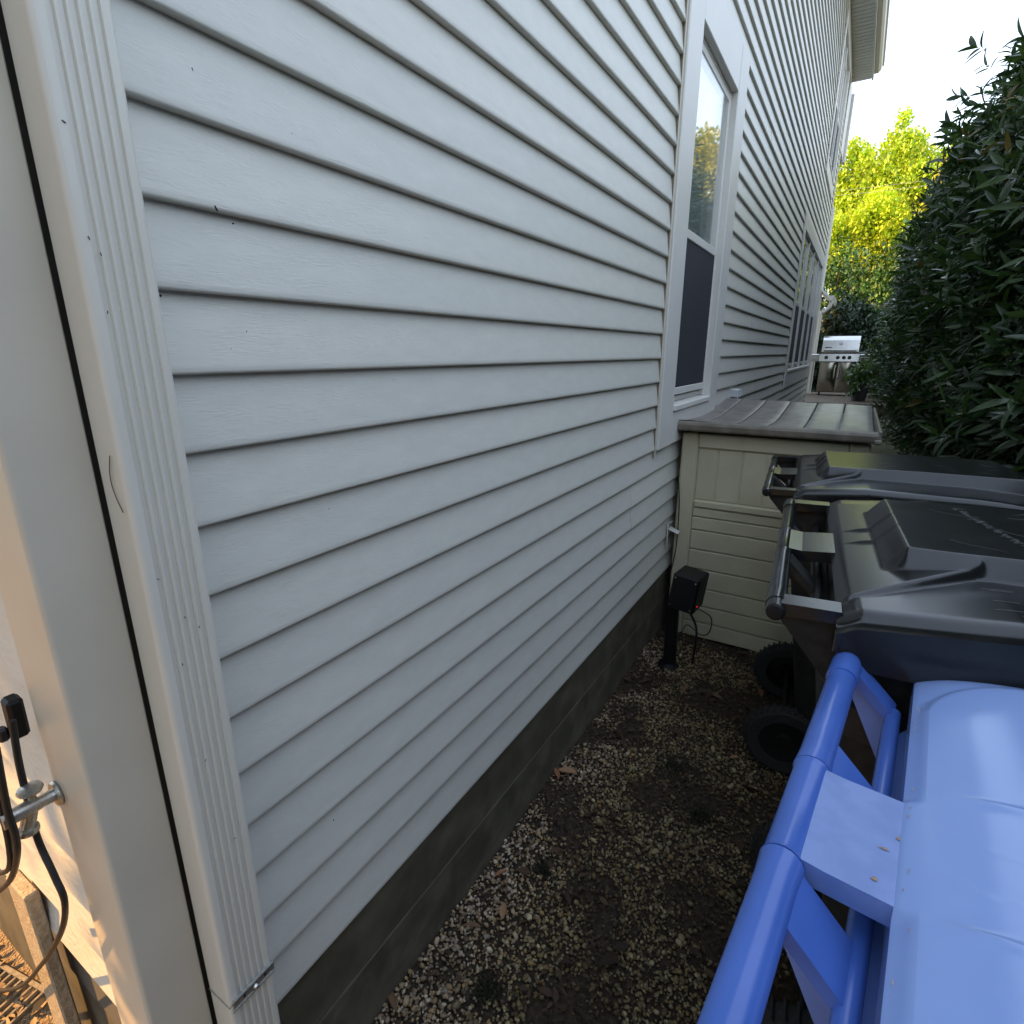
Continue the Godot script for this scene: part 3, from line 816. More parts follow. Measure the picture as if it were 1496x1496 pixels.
func build_bins() -> void:
	var turn_b := -0.106
	var place := func(bar: Vector3, turn: float, tall: float): return Vector3(bar.x, 0, bar.z) - Basis(Vector3.UP, turn) * Vector3(BAR_X, 0, 0) + Vector3(0, bar.y - BAR_Y * tall, 0)
	var b0 := make_bin("blue_recycling_bin", "glossy blue wheeled bin with long handle bar, nearest the camera", "wheeled bin", place.call(Vector3(0.768, 1.092, -0.500), turn_b, 1.0), turn_b, 1.0, true)
	var b1 := make_bin("black_wheeled_bin", "black wheeled bin with scratched humped lid directly behind the blue bin", "wheeled bin", place.call(Vector3(0.682, 1.142, -1.178), 0.063, 1.04), 0.063, 1.04, false)
	var b2 := b1.duplicate() as Node3D
	b2.name = numbered("black_wheeled_bin")
	add_child(b2)
	b2.scale.y = 0.98
	b2.position = place.call(Vector3(0.538, 1.076, -2.24), 0.075, 0.98)
	b2.rotation.y = 0.075
	tag(b2, "black wheeled bin farthest along, standing in front of the tan storage shed")
	# wear on the middle bin: scraped lettering ghost, scratches, worn ramp
	var lid1: Node = b1.get_node("lid")
	rng.seed = 9
	var st := start()
	for k in 26:
		var u := 0.205 + 0.0022 * k + rng.randf_range(-0.004, 0.004); var v := -0.13 + 0.0095 * k
		for q in 3:
			var a := rng.randf() * TAU; var L := rng.randf_range(0.003, 0.008)
			var p := []
			for e in 3:
				var t := e / 2.0 - 0.5
				p.append(lid_point(b1, false, u + rng.randf_range(-.004, .004) * q + cos(a) * L * t * 1.6, clampf(v + sin(a) * L * t, -0.145, 0.145)))
			ribbon(st, p, 0.0013)
	for k in 16:
		var u := rng.randf_range(0.12, 0.5); var v := rng.randf_range(-0.14, 0.12); var a := rng.randf_range(-0.6, 0.9); var L := rng.randf_range(0.02, 0.09)
		var p := []
		for e in 7:
			var t := e / 6.0
			p.append(lid_point(b1, false, minf(u + cos(a) * L * t, 0.58), clampf(v + sin(a) * L * t + 0.004 * sin(t * 5.0), -0.145, 0.145), 0.0006))
		ribbon(st, p, rng.randf_range(0.0008, 0.0013))
	for k in 22:
		var u := rng.randf_range(0.16, 0.40); var v := rng.randf_range(0.215, 0.31); var p := []
		var L := rng.randf_range(0.02, 0.07)
		for e in 5: p.append(lid_point(b1, false, u + L * e / 4.0, v + rng.randf_range(-.001, .001), 0.0006))
		ribbon(st, p, 0.0012)
	obj("scratches", st, M.scuff, lid1)
	var lid2: Node = b2.get_node("lid")
	st = start()
	for k in 18:
		var u := rng.randf_range(0.14, 0.58); var v := rng.randf_range(-0.13, 0.13); var a := rng.randf_range(-0.5, 1.2); var L := rng.randf_range(0.015, 0.07)
		var p := []
		for e in 6:
			var t := e / 5.0
			p.append(lid_point(b2, false, minf(u + cos(a) * L * t, 0.58), clampf(v + sin(a) * L * t, -0.145, 0.145), 0.0006))
		ribbon(st, p, 0.0012)
	obj("scratches", st, M.scuff, lid2)
	# brown dried drips on the blue bin
	var lid0: Node = b0.get_node("lid")
	var fleck := func(st2: SurfaceTool, c: Vector3, rx: float, rz: float):
		var ring := []
		for k in 9:
			var a := TAU * k / 9.0; var q := rng.randf_range(0.45, 1.15)
			ring.append(c + Vector3(cos(a) * rx * q, 0, sin(a) * rz * q))
		for k in 9: tri(st2, c + Vector3(0, 0.0006, 0), ring[(k + 1) % 9], ring[k])
	st = start()
	for e in [[0.72, 0.008, 0.0045, 0.0022], [0.66, 0.046, 0.0030, 0.0020], [0.9, -0.012, 0.002, 0.0030]]:
		fleck.call(st, Vector3(lerp(BAR_X + 0.03, -0.348, e[0]), lerp(1.1096, 1.1088, e[0]), e[1]), e[2], e[3])
	obj("dried_drips", st, M.stain, lid0)
	st = start()
	for k in 22:
		var v := -0.27 + 0.54 * rng.randf(); var u := 0.004 + 0.007 * pow(rng.randf(), 2.0)
		fleck.call(st, lid_point(b0, true, u, v, 0.0007), rng.randf_range(0.0005, 0.0011), rng.randf_range(0.0008, 0.004))
	for k in 18: fleck.call(st, lid_point(b0, true, rng.randf_range(0.03, 0.4), rng.randf_range(-0.3, 0.3), 0.0006), rng.randf_range(0.0005, 0.0012), rng.randf_range(0.0005, 0.0012))
	tag(obj("dirt_flecks", st, M.stain_pale, lid0), "", "", "", "stuff")

# ------------------------------------------------------------------ shed, box, small wall things
func build_shed() -> void:
	var s := thing("storage_shed", "low tan plastic storage shed with grey-brown lid against the house wall", "storage shed", Vector3(0.0, 0.0, -2.86))
	var X0 := 0.042; var X1 := 0.86; var D := 1.18
	var st := start()
	span(st, Vector3(X0 + 0.012, 0.0, -0.016), Vector3(X1 - 0.01, 1.10, -D), 0.008)
	obj("carcass", st, M.shed, s)
	st = start()
	span(st, Vector3(X0, -0.0, 0.004), Vector3(0.125, 1.118, -0.06), 0.008)
	obj("stile", st, M.shed, s)
	st = start()
	span(st, Vector3(0.78, -0.0, 0.004), Vector3(X1, 1.118, -0.06), 0.008)
	obj("stile", st, M.shed, s)
	st = start()
	span(st, Vector3(0.126, 1.045, 0.002), Vector3(0.779, 1.116, -0.05), 0.006)
	obj("top_rail", st, M.shed, s)
	var x := 0.128
	for e in [0.222, 0.228, 0.337, 0.343, 0.447, 0.453, 0.558, 0.564, 0.668, 0.674, 0.779]:
		if e - x > 0.02:
			st = start()
			span(st, Vector3(x, 0.776, -0.012), Vector3(e, 1.043, -0.03), 0.003)
			obj("panel_board", st, M.shed, s)
		x = e
	st = start()
	span(st, Vector3(0.127, 0.735, 0.006), Vector3(0.779, 0.774, -0.04), 0.007)
	obj("middle_rail", st, M.shed, s)
	var ys := [0.733, 0.684, 0.612, 0.505, 0.397, 0.289, 0.187, 0.090, 0.0]
	for k in ys.size() - 1:
		st = start()
		span(st, Vector3(0.127, ys[k + 1] + 0.002, -0.001 - 0.0 * k), Vector3(0.779, ys[k] - 0.003, -0.03), 0.004)
		obj("panel_board", st, M.shed, s)
	# lid: six boards that sag a little between front and back, with a rolled front lip
	var edges := [0.005, 0.117, 0.270, 0.420, 0.573, 0.726, 0.872]
	for k in 6:
		st = start()
		var a: float = edges[k] + 0.003; var b: float = edges[k + 1] - 0.003
		var us := []; var vs := []
		for i in 15: us.append(i / 14.0)
		vs = [0.0, 0.01, 0.03, 0.25, 0.5, 0.75, 0.97, 0.99, 1.0]
		var f := func(u: float, v: float):
			var xx: float = lerp(a, b, v)
			var e: float = minf(v, 1 - v) * (b - a)
			var y: float = 1.183 - 0.030 * sin(PI * pow(u, 0.8)) + 0.02 * u * u - 0.012 * (xx - 0.2) - maxf(0.0, 0.004 - e) * 0.5 + 0.002 * sin(xx * 19.0 + u * 7.0)
			return Vector3(xx, y, 0.05 - u * 1.26)
		sheet(st, us, vs, f)
		for i in 14:
			for v in [0.0, 1.0]:
				var p: Vector3 = f.call(us[i], v); var q: Vector3 = f.call(us[i + 1], v)
				if v == 1.0: quad(st, p, p - Vector3(0, .012, 0), q - Vector3(0, .012, 0), q)
				else: quad(st, q, q - Vector3(0, .012, 0), p - Vector3(0, .012, 0), p)
		obj("lid_board", st, M.shed_lid_wet if k >= 4 else M.shed_lid, s)
	st = start()
	span(st, Vector3(0.01, 1.13, 0.03), Vector3(0.866, 1.143, -1.2), 0.0)
	obj("lid_base", st, M.shed_lip, s)
	st = start()
	prism(st, PackedVector2Array([Vector2(0.058, 1.182), Vector2(0.066, 1.176), Vector2(0.07, 1.165), Vector2(0.067, 1.143), Vector2(0.062, 1.136), Vector2(0.045, 1.134), Vector2(0.045, 1.182)]), 0.0, 0.876, Basis(Vector3(0, 0, 1), Vector3.RIGHT, Vector3.UP))
	obj("lid_lip", st, M.shed_lip, s)
	st = start()
	span(st, Vector3(0.872, 1.135, 0.066), Vector3(0.888, 1.187, -1.2), 0.005)
	obj("lid_side", st, M.shed_lip, s)
	st = start()
	box(st, Vector3(0.876, 1.143, 0.075), Vector3(0.03, 0.02, 0.02), 0.005)
	obj("lid_corner", st, M.shed_lip, s)

	# thin lead down the edge of the shed front
	st = start()
	tube(st, curve([Vector3(0.045, 0.86, -2.848), Vector3(0.058, 0.75, -2.846), Vector3(0.063, 0.55, -2.845), Vector3(0.055, 0.42, -2.84), Vector3(0.04, 0.33, -2.83)]), 0.003, 6)
	tag(obj("thin_cable", st, M.rubber), "thin dark cable hanging down the wall-side edge of the tan shed front", "cable")

	# bent white flap beside the shed
	st = start()
	box(st, Vector3(0.026, 0.585, -2.79), Vector3(0.003, 0.13, 0.018), 0.001)
	box(st, Vector3(0.052, 0.605, -2.815), Vector3(0.055, 0.003, 0.05), 0.001, Basis(Vector3.FORWARD, 0.35))
	box(st, Vector3(0.034, 0.652, -2.79), Vector3(0.003, 0.024, 0.018), 0.001, Basis(Vector3.FORWARD, 0.9))
	tag(obj("wall_bracket", st, M.trim), "small bent white metal bracket on the siding beside the shed", "bracket")

	# grey vent hood above the back of the lid
	var v := thing("wall_vent", "small grey box on the siding just above the shed lid", "wall vent", Vector3(0.012, 1.205, -4.30))
	st = start()
	prism(st, PackedVector2Array([Vector2(0.0, 0.05), Vector2(0.045, 0.045), Vector2(0.055, 0.0), Vector2(0.0, 0.0)]), -0.09, 0.09, Basis(Vector3.RIGHT, Vector3(0, 0, 1), Vector3.UP))
	obj("hood", st, M.label_plate, v)
	st = start()
	span(st, Vector3(0.05, -0.012, 0.092), Vector3(0.058, 0.012, 0.1), 0.001)
	obj("flap", st, M.trim, v)

	# black transformer on a stake
	var p := thing("power_box", "black outdoor power box on a dark stake in front of the shed", "power box", Vector3(0.205, 0.0, -2.50))
	st = start()
	box(st, Vector3(-0.045, 0.16, 0.0), Vector3(0.055, 0.38, 0.045), 0.006, Basis(Vector3.FORWARD, -0.02))
	obj("stake", st, M.blackbox, p)
	st = start()
	lathe(st, [Vector2(0.0, 0.02), Vector2(0.035, 0.02), Vector2(0.05, 0.008), Vector2(0.06, 0.0)], Vector3(-0.05, 0.0, 0.0), Basis.IDENTITY, 10)
	obj("base", st, M.blackbox, p)
	var tilt := Basis(Vector3.UP, -0.08) * Basis(Vector3.FORWARD, 0.10) * Basis(Vector3.RIGHT, -0.06)
	var c := Vector3(0.02, 0.435, 0.02)
	st = start()
	box(st, c, Vector3(0.125, 0.175, 0.15), 0.008, tilt)
	box(st, c + tilt * Vector3(0, 0, 0.078), Vector3(0.115, 0.165, 0.008), 0.003, tilt)
	var bx := obj("case", st, M.blackbox, p)
	var fz := Basis(Vector3(1, 0, 0), Vector3(0, 0, 1), Vector3(0, -1, 0))
	for e in [[-0.047, 0.068], [-0.047, -0.068], [0.047, -0.068], [0.047, 0.068]]:
		st = start()
		lathe(st, [Vector2(0, 0.003), Vector2(0.003, 0.0025), Vector2(0.0042, 0.0)], c + tilt * Vector3(e[0], e[1], 0.082), tilt * fz, 10)
		obj("screw", st, M.steel_dot, bx)
	st = start()
	lathe(st, [Vector2(0, 0.004), Vector2(0.003, 0.003), Vector2(0.004, 0.0)], c + tilt * Vector3(0.0625, -0.055, 0.035), tilt * Basis(Vector3(0, 1, 0), Vector3(1, 0, 0), Vector3(0, 0, -1)), 10)
	obj("indicator_lamp", st, M.red_lamp, bx)
	st = start()
	tube(st, curve([c + tilt * Vector3(0.04, -0.085, 0.05), Vector3(0.078, 0.28, 0.06), Vector3(0.082, 0.2, 0.04), Vector3(0.07, 0.10, 0.0), Vector3(0.06, 0.02, -0.04)]), 0.0055, 8)
	obj("power_lead", st, M.rubber, p)
	st = start()
	tube(st, curve([c + tilt * Vector3(0.055, -0.085, -0.02), Vector3(0.115, 0.26, -0.1), Vector3(0.11, 0.17, -0.12), Vector3(0.07, 0.145, -0.12), Vector3(0.0, 0.19, -0.1), Vector3(-0.02, 0.1, -0.05)]), 0.0028, 6)
	obj("thin_lead", st, M.rubber, p)

func build_front_things() -> void:
	# tap
	var t := thing("outdoor_tap", "weathered metal garden tap on the white corner board", "tap", Vector3(-0.088, 0.937, -0.204))
	var fz := Basis(Vector3(1, 0, 0), Vector3(0, 0, 1), Vector3(0, -1, 0))
	var st := start()
	lathe(st, [Vector2(0, 0.0), Vector2(0.017, 0.0), Vector2(0.018, 0.002), Vector2(0.016, 0.005), Vector2(0.0, 0.005)], Vector3.ZERO, fz, 20)
	obj("flange", st, M.brass, t)
	st = start()
	tube(st, [Vector3(0, 0, 0.004), Vector3(0.0, 0, 0.018), Vector3(0.0, 0.001, 0.03), Vector3(0.001, 0.002, 0.052)], [0.009, 0.008, 0.0105, 0.0095], 14)
	tube(st, curve([Vector3(0, 0, 0.03), Vector3(-0.001, -0.014, 0.034), Vector3(-0.001, -0.026, 0.038)]), 0.0085, 14)
	lathe(st, [Vector2(0.0, -0.008), Vector2(0.0115, -0.008), Vector2(0.0125, -0.004), Vector2(0.0115, 0.0), Vector2(0, 0.0)], Vector3(-0.001, -0.026, 0.038), Basis.IDENTITY, 12)
	tube(st, [Vector3(0.001, 0.002, 0.05), Vector3(0.001, 0.002, 0.060)], 0.0115, 8)
	obj("tap_body", st, M.brass, t)
	st = start()
	tube(st, [Vector3(0, 0.004, 0.026), Vector3(0, 0.024, 0.026)], 0.0045, 10)
	lathe(st, [Vector2(0.0, 0.0), Vector2(0.013, 0.0), Vector2(0.0145, 0.003), Vector2(0.013, 0.007), Vector2(0.005, 0.009), Vector2(0.0, 0.009)], Vector3(0, 0.022, 0.026), Basis.IDENTITY, 16)
	obj("tap_handle", st, M.brass, t)

	st = start()
	tube(st, curve([Vector3(-0.10, 1.06, -0.183), Vector3(-0.10, 1.0, -0.178), Vector3(-0.10, 0.95, -0.176), Vector3(-0.104, 0.876, -0.175), Vector3(-0.078, 0.826, -0.175), Vector3(-0.068, 0.784, -0.175), Vector3(-0.136, 0.679, -0.175), Vector3(-0.31, 0.485, -0.175), Vector3(-0.534, 0.257, -0.172), Vector3(-0.82, 0.03, -0.16)]), 0.0042, 8)
	tag(obj("black_cable", st, M.rubber), "long black cable looping down past the tap to the ground", "cable")
	st = start()
	tube(st, curve([Vector3(-0.05, 1.06, -0.152), Vector3(-0.072, 0.965, -0.15), Vector3(-0.074, 0.921, -0.15), Vector3(-0.096, 0.875, -0.15), Vector3(-0.174, 0.786, -0.15), Vector3(-0.30, 0.68, -0.15)]), 0.0042, 8)
	tag(obj("black_cable", st, M.rubber), "short black cable curling left just below the tap", "cable")
	st = start()
	tube(st, curve([Vector3(-0.085, 1.04, -0.15), Vector3(-0.086, 0.98, -0.148), Vector3(-0.095, 0.90, -0.146), Vector3(-0.14, 0.83, -0.146), Vector3(-0.24, 0.76, -0.148)]), 0.0036, 8)
	tag(obj("black_cable", st, M.rubber), "black cable at the picture edge, left of the tap", "cable")
	var hb := thing("cable_clamp", "black plastic clamp holding the cables above the tap", "cable clamp", Vector3(-0.135, 1.045, -0.195))
	st = start()
	box(st, Vector3.ZERO, Vector3(0.024, 0.06, 0.018), 0.004, Basis(Vector3.FORWARD, 0.1))
	obj("block", st, M.blackbox, hb)
	st = start()
	box(st, Vector3(-0.006, -0.02, 0.016), Vector3(0.014, 0.02, 0.012), 0.003)
	obj("latch", st, M.rubber, hb)

	# tan board standing at the foot of the wall
	st = start()
	box(st, Vector3(-0.43, 0.27, -0.205), Vector3(0.09, 0.58, 0.022), 0.003, Basis(Vector3.FORWARD, -0.03))
	tag(obj("wooden_board", st, M.plank), "narrow tan board standing at the foot of the front wall", "board")
	var g := thing("drain_grate", "small slatted tan grate among dry leaves below the tap", "grate", Vector3(-0.80, 0.012, -0.11), 0.2)
	for k in 12:
		st = start()
		box(st, Vector3(-0.11 + 0.02 * k, 0.006, 0), Vector3(0.007, 0.010, 0.20), 0.001)
		obj("bar", st, M.grate, g)
	for s in [-1.0, 1.0]:
		st = start()
		box(st, Vector3(0, 0.006, 0.105 * s), Vector3(0.25, 0.013, 0.01), 0.001)
		obj("rim", st, M.grate, g)

# ------------------------------------------------------------------ ground
func pebble_mesh(seed_: int) -> ArrayMesh:
	var n := FastNoiseLite.new(); n.seed = seed_; n.frequency = 0.9
	var st := start()
	smooth(st)
	var U := 8; var V := 5
	var p := func(i: int, j: int):
		var a := TAU * (i % U) / U; var b := PI * j / V
		var d := Vector3(sin(b) * cos(a), cos(b), sin(b) * sin(a))
		return d * Vector3(1.0, 0.68, 0.8) * (1.0 + 0.28 * n.get_noise_3dv(d * 1.2))
	for i in U:
		for j in V:
			var f := [p.call(i, j), p.call(i + 1, j), p.call(i + 1, j + 1), p.call(i, j + 1)]
			if j == 0: tri(st, f[0], f[2], f[3])
			elif j == V - 1: tri(st, f[0], f[1], f[2])
			else: quad(st, f[0], f[1], f[2], f[3])
	return mesh_of(st)

func scatter(called: String, m: Mesh, material: Material, places: Array, tints: Array, parent: Node = self) -> MultiMeshInstance3D:
	var mm := MultiMesh.new()
	mm.transform_format = MultiMesh.TRANSFORM_3D
	mm.use_colors = tints.size() > 0
	mm.mesh = m
	mm.instance_count = places.size()
	for i in places.size():
		mm.set_instance_transform(i, places[i])
		if tints.size(): mm.set_instance_color(i, tints[i])
	var o := MultiMeshInstance3D.new()
	o.multimesh = mm
	o.material_override = material
	if parent == self:
		o.name = numbered(called); add_child(o)
	else:
		o.name = called; parent.add_child(o, true)
	o.set_meta("kind", "stuff")
	return o

func any_basis(r: RandomNumberGenerator, tilt: float) -> Basis:
	return Basis(Vector3.UP, r.randf() * TAU) * Basis(Vector3.RIGHT, r.randf_range(-tilt, tilt)) * Basis(Vector3.FORWARD, r.randf_range(-tilt, tilt))

func ground_y(x: float, z: float) -> float:
	return 0.006 * sin(x * 9.0 + z * 4.0) + 0.006 * sin(z * 7.0 - x * 3.0)

func leaf_mesh(w: float, bend: float, fold := 0.22, n := 5) -> ArrayMesh:   # length 1 along +y, upper face +z
	var st := start()
	smooth(st)
	var L := []; var R := []; var C := []
	for i in n + 1:
		var t := float(i) / n
		var hw := w * 0.5 * pow(sin(PI * pow(t, 0.85)), 0.8) if i > 0 and i < n else 0.0
		var z := -bend * t * t
		C.append(Vector3(0, t, z)); L.append(Vector3(-hw, t, z + hw * fold * 2.0)); R.append(Vector3(hw, t, z + hw * fold * 2.0))
	for i in n:
		if i == 0:
			tri(st, C[0], C[1], L[1]); tri(st, C[0], R[1], C[1])
		elif i == n - 1:
			tri(st, L[i], C[i], C[n]); tri(st, C[i], R[i], C[n])
		else:
			quad(st, L[i], C[i], C[i + 1], L[i + 1]); quad(st, C[i], R[i], R[i + 1], C[i + 1])
	return mesh_of(st)

func build_ground() -> void:
	var g := MeshInstance3D.new()
	var pm := PlaneMesh.new(); pm.size = Vector2(240, 240)
	g.mesh = pm; g.material_override = M.yard; g.name = "ground"; g.position.y = -0.03
	add_child(g); g.set_meta("kind", "structure")
	var st := start()
	var us := []; var vs := []
	for i in 41: us.append(lerp(0.0, 2.6, i / 40.0))
	for i in 141: vs.append(lerp(-0.12, -9.0, i / 140.0))
	sheet(st, us, vs, func(u, v): return Vector3(u, ground_y(u, v) - 0.004, v), true)
	tag(obj("gravel_bed_soil", st, M.soil), "", "", "", "structure")
	st = start()
	us = []; vs = []
	for i in 26: us.append(lerp(-6.0, 0.5, i / 25.0))
	for i in 21: vs.append(lerp(-0.24, 6.0, i / 20.0))
	sheet(st, us, vs, func(u, v): return Vector3(u, 0.004 + 0.01 * sin(u * 9.0) * sin(v * 7.0) - (0.05 if u > 0.0 and v < 0.3 else 0.0), v))
	tag(obj("front_bed_soil", st, M.front_soil), "", "", "", "structure")
	# pebbles
	var r := RandomNumberGenerator.new(); r.seed = 5
	var patch := FastNoiseLite.new(); patch.seed = 8; patch.frequency = 2.2; patch.fractal_octaves = 3
	var kinds := [pebble_mesh(1), pebble_mesh(2), pebble_mesh(3), pebble_mesh(4)]
	var tr := [[], [], [], []]; var tn := [[], [], [], []]
	var tones := [[.46, .42, .33], [.33, .28, .19], [.25, .19, .11], [.52, .49, .42], [.20, .17, .12], [.36, .27, .15], [.30, .28, .25], [.14, .11, .08]]
	for i in 78000:
		var z := -0.25 - 4.4 * pow(r.randf(), 1.35)
		var x := r.randf_range(0.008, 1.5)
		var dirt := patch.get_noise_2d(x * 1.1, z) + 0.10 * ss(-1.2, -2.4, z) + 0.16 * ss(0.2, 0.55, x) - 0.14 * ss(-1.0, -0.6, z) + 0.10 * ss(-1.1, -1.5, z) * ss(0.15, 0.0, x)
		if dirt > 0.20 and r.randf() < 0.45 + 1.4 * (dirt - 0.2): continue
		var k := r.randi() % 4
		var s := 0.0041 * exp(r.randfn(0.0, 0.32))
		var b := any_basis(r, 0.6).scaled(Vector3.ONE)
		tr[k].append(Transform3D(b * Basis.from_scale(Vector3(s, s, s) * Vector3(r.randf_range(.85, 1.25), 1, 1)), Vector3(x, ground_y(x, z) + s * r.randf_range(0.0, 0.9), z)))
		var c: Array = tones[r.randi() % 8]
		var d := r.randf_range(0.5, 0.84) * (1.12 - 0.50 * ss(0.08, 0.42, x)) * (1.0 - 0.45 * ss(0.0, 0.3, dirt))
		tn[k].append(Color(c[0] * d * 1.12, c[1] * d * 0.97 * (1.0 - 0.05 * ss(0.0, 0.3, dirt)), c[2] * d * (0.84 - 0.22 * ss(0.05, 0.3, x)) * (1.0 - 0.18 * ss(0.0, 0.3, dirt))))
	for k in 4: scatter("pebble_gravel", kinds[k], M.pebble, tr[k], tn[k])
	# crumbs of bark and leaf among the pebbles
	var crumb := leaf_mesh(0.45, 0.15, 0.3, 3)
	var lt := []; var lc := []
	for i in 9000:
		var z := -0.3 - 4.0 * pow(r.randf(), 1.1)
		var x := r.randf_range(0.01, 1.4)
		var dirt := patch.get_noise_2d(x * 1.1, z) + 0.10 * ss(-1.2, -2.4, z) + 0.16 * ss(0.2, 0.55, x) - 0.14 * ss(-1.0, -0.6, z) + 0.10 * ss(-1.1, -1.5, z) * ss(0.15, 0.0, x)
		if dirt < 0.12 and r.randf() < 0.86: continue
		var s := 0.015 * exp(r.randfn(0.0, 0.6))
		lt.append(Transform3D(Basis(Vector3.UP, r.randf() * TAU) * Basis(Vector3.RIGHT, -PI / 2 + r.randf_range(-.5, .5)) * Basis(Vector3.UP, r.randf_range(-.5, .5)) * Basis.from_scale(Vector3(s, s, s)), Vector3(x, ground_y(x, z) + 0.006, z)))
		var d := r.randf_range(0.4, 1.3)
		lc.append(Color(.055 * d, .030 * d, .014 * d))
	scatter("leaf_litter", crumb, M.litter, lt, lc)
	lt = []; lc = []
	for i in 1600:
		var x := r.randf_range(-1.6, -0.05); var z := -0.2 + 0.8 * pow(r.randf(), 1.4)
		var s := 0.035 * exp(r.randfn(0.0, 0.4))
		lt.append(Transform3D(Basis(Vector3.UP, r.randf() * TAU) * Basis(Vector3.RIGHT, -PI / 2 + r.randf_range(-.6, .6)) * Basis(Vector3.UP, r.randf_range(-.5, .5)) * Basis.from_scale(Vector3(s, s, s)), Vector3(x, 0.014 + r.randf() * 0.012, z)))
		var d := r.randf_range(0.5, 1.2)
		lc.append(Color(.42 * d, .28 * d, .14 * d))
	scatter("dry_leaf_litter", crumb, M.litter, lt, lc)
	# single fallen leaves and other odds and ends on the gravel
	var brown := [mat(lin(.22, .10, .045), .7), mat(lin(.27, .15, .07), .7), mat(lin(.13, .07, .035), .75)]
	var shapes := [leaf_mesh(0.30, 0.22, 0.35), leaf_mesh(0.42, 0.12, 0.25), leaf_mesh(0.24, 0.3, 0.4)]
	var where := [
		[0.045, -1.50, .065, 0, 0.7, "long brown dead leaf lying against the foundation halfway along"],
		[0.09, -1.56, .075, 1, 1.9, "curled brown dead leaf next to a long one by the foundation"],
		[0.07, -1.10, .045, 0, 2.6, "small rust-brown leaf on pale pebbles close to the foundation"],
		[0.135, -0.968, .05, 1, 0.4, "reddish-brown leaf lying flat among the near pebbles"],
		[0.046, -0.646, .07, 2, 1.1, "thin dry stalk-like leaf at the very bottom of the gravel"],
		[0.583, -1.976, .04, 1, 2.2, "pale tan leaf scrap beside the wheel of the middle bin"],
		[0.60, -2.42, .08, 0, 0.2, "orange-brown leaf on dark soil near the foot of the shed"],
		[0.46, -2.3, .10, 2, 1.3, "long dark brown leaf lying across the soil before the shed"],
		[0.30, -2.35, .08, 2, 2.9, "dull brown leaf on dark soil beside the power box stake"],
		[0.10, -0.92, .06, 2, 2.0, "dark twig-like leaf between the near pebbles"]]
	for e in where:
		st = start()
		var o := obj("fallen_leaf", shapes[e[3]], brown[e[3]])
		o.transform = Transform3D(Basis(Vector3.UP, e[4]) * Basis(Vector3.RIGHT, -PI / 2 + 0.12) * Basis.from_scale(Vector3.ONE * e[2]), Vector3(e[0], ground_y(e[0], e[1]) + 0.012, e[1]))
		tag(o, e[5], "fallen leaf", "dead leaves scattered on the gravel")
	# tufts of moss
	for e in [[0.38, -1.80, 0.085, "dark mossy clump in the middle of the gravel strip"], [0.52, -1.62, 0.08, "dark mossy clump beside the wheel of the middle bin"], [0.16, -1.16, 0.035, "small mossy tuft on the pale pebbles near the foundation"], [0.20, -0.80, 0.05, "low dark green weed at the bottom edge of the gravel"]]:
		var lt2 := []
		for k in 300:
			var a := r.randf() * TAU; var q := absf(r.randfn(0.0, 0.55)) * (1.0 + 0.5 * sin(a * 3.0 + e[0] * 40.0))
			var s := 0.013 * r.randf_range(0.5, 1.5)
			lt2.append(Transform3D(any_basis(r, 1.0) * Basis.from_scale(Vector3.ONE * s), Vector3(e[0] + cos(a) * q * e[2], ground_y(e[0], e[1]) + 0.004 + maxf(0.0, 1 - q) * 0.014 * r.randf(), e[1] + sin(a) * q * e[2] * 0.8)))
		tag(scatter("moss_tuft", crumb, M.moss, lt2, []), e[3], "moss", "dark moss clumps on the gravel")

# ------------------------------------------------------------------ deck and grill
func build_deck() -> void:
	var d := thing("back_deck", "low brown timber deck behind the house, under the grill", "deck", Vector3(0.0, 0.62, -11.75))
	for k in 22:
		var st := start()
		span(st, Vector3(-2.0, -0.028, -0.145 * k), Vector3(1.5, 0.0, -0.145 * k - 0.138), 0.004)
		obj("plank", st, M.deck, d)
	var st2 := start()
	span(st2, Vector3(-2.0, -0.26, 0.0), Vector3(1.5, -0.03, -0.035), 0.004)
	obj("edge_board", st2, M.deck, d)
	st2 = start()
	for x in [-1.9, -0.6, 0.7, 1.4]: span(st2, Vector3(x, -0.62, -0.04), Vector3(x + 0.09, -0.03, -0.13), 0.004)
	obj("support", st2, M.deck, d)

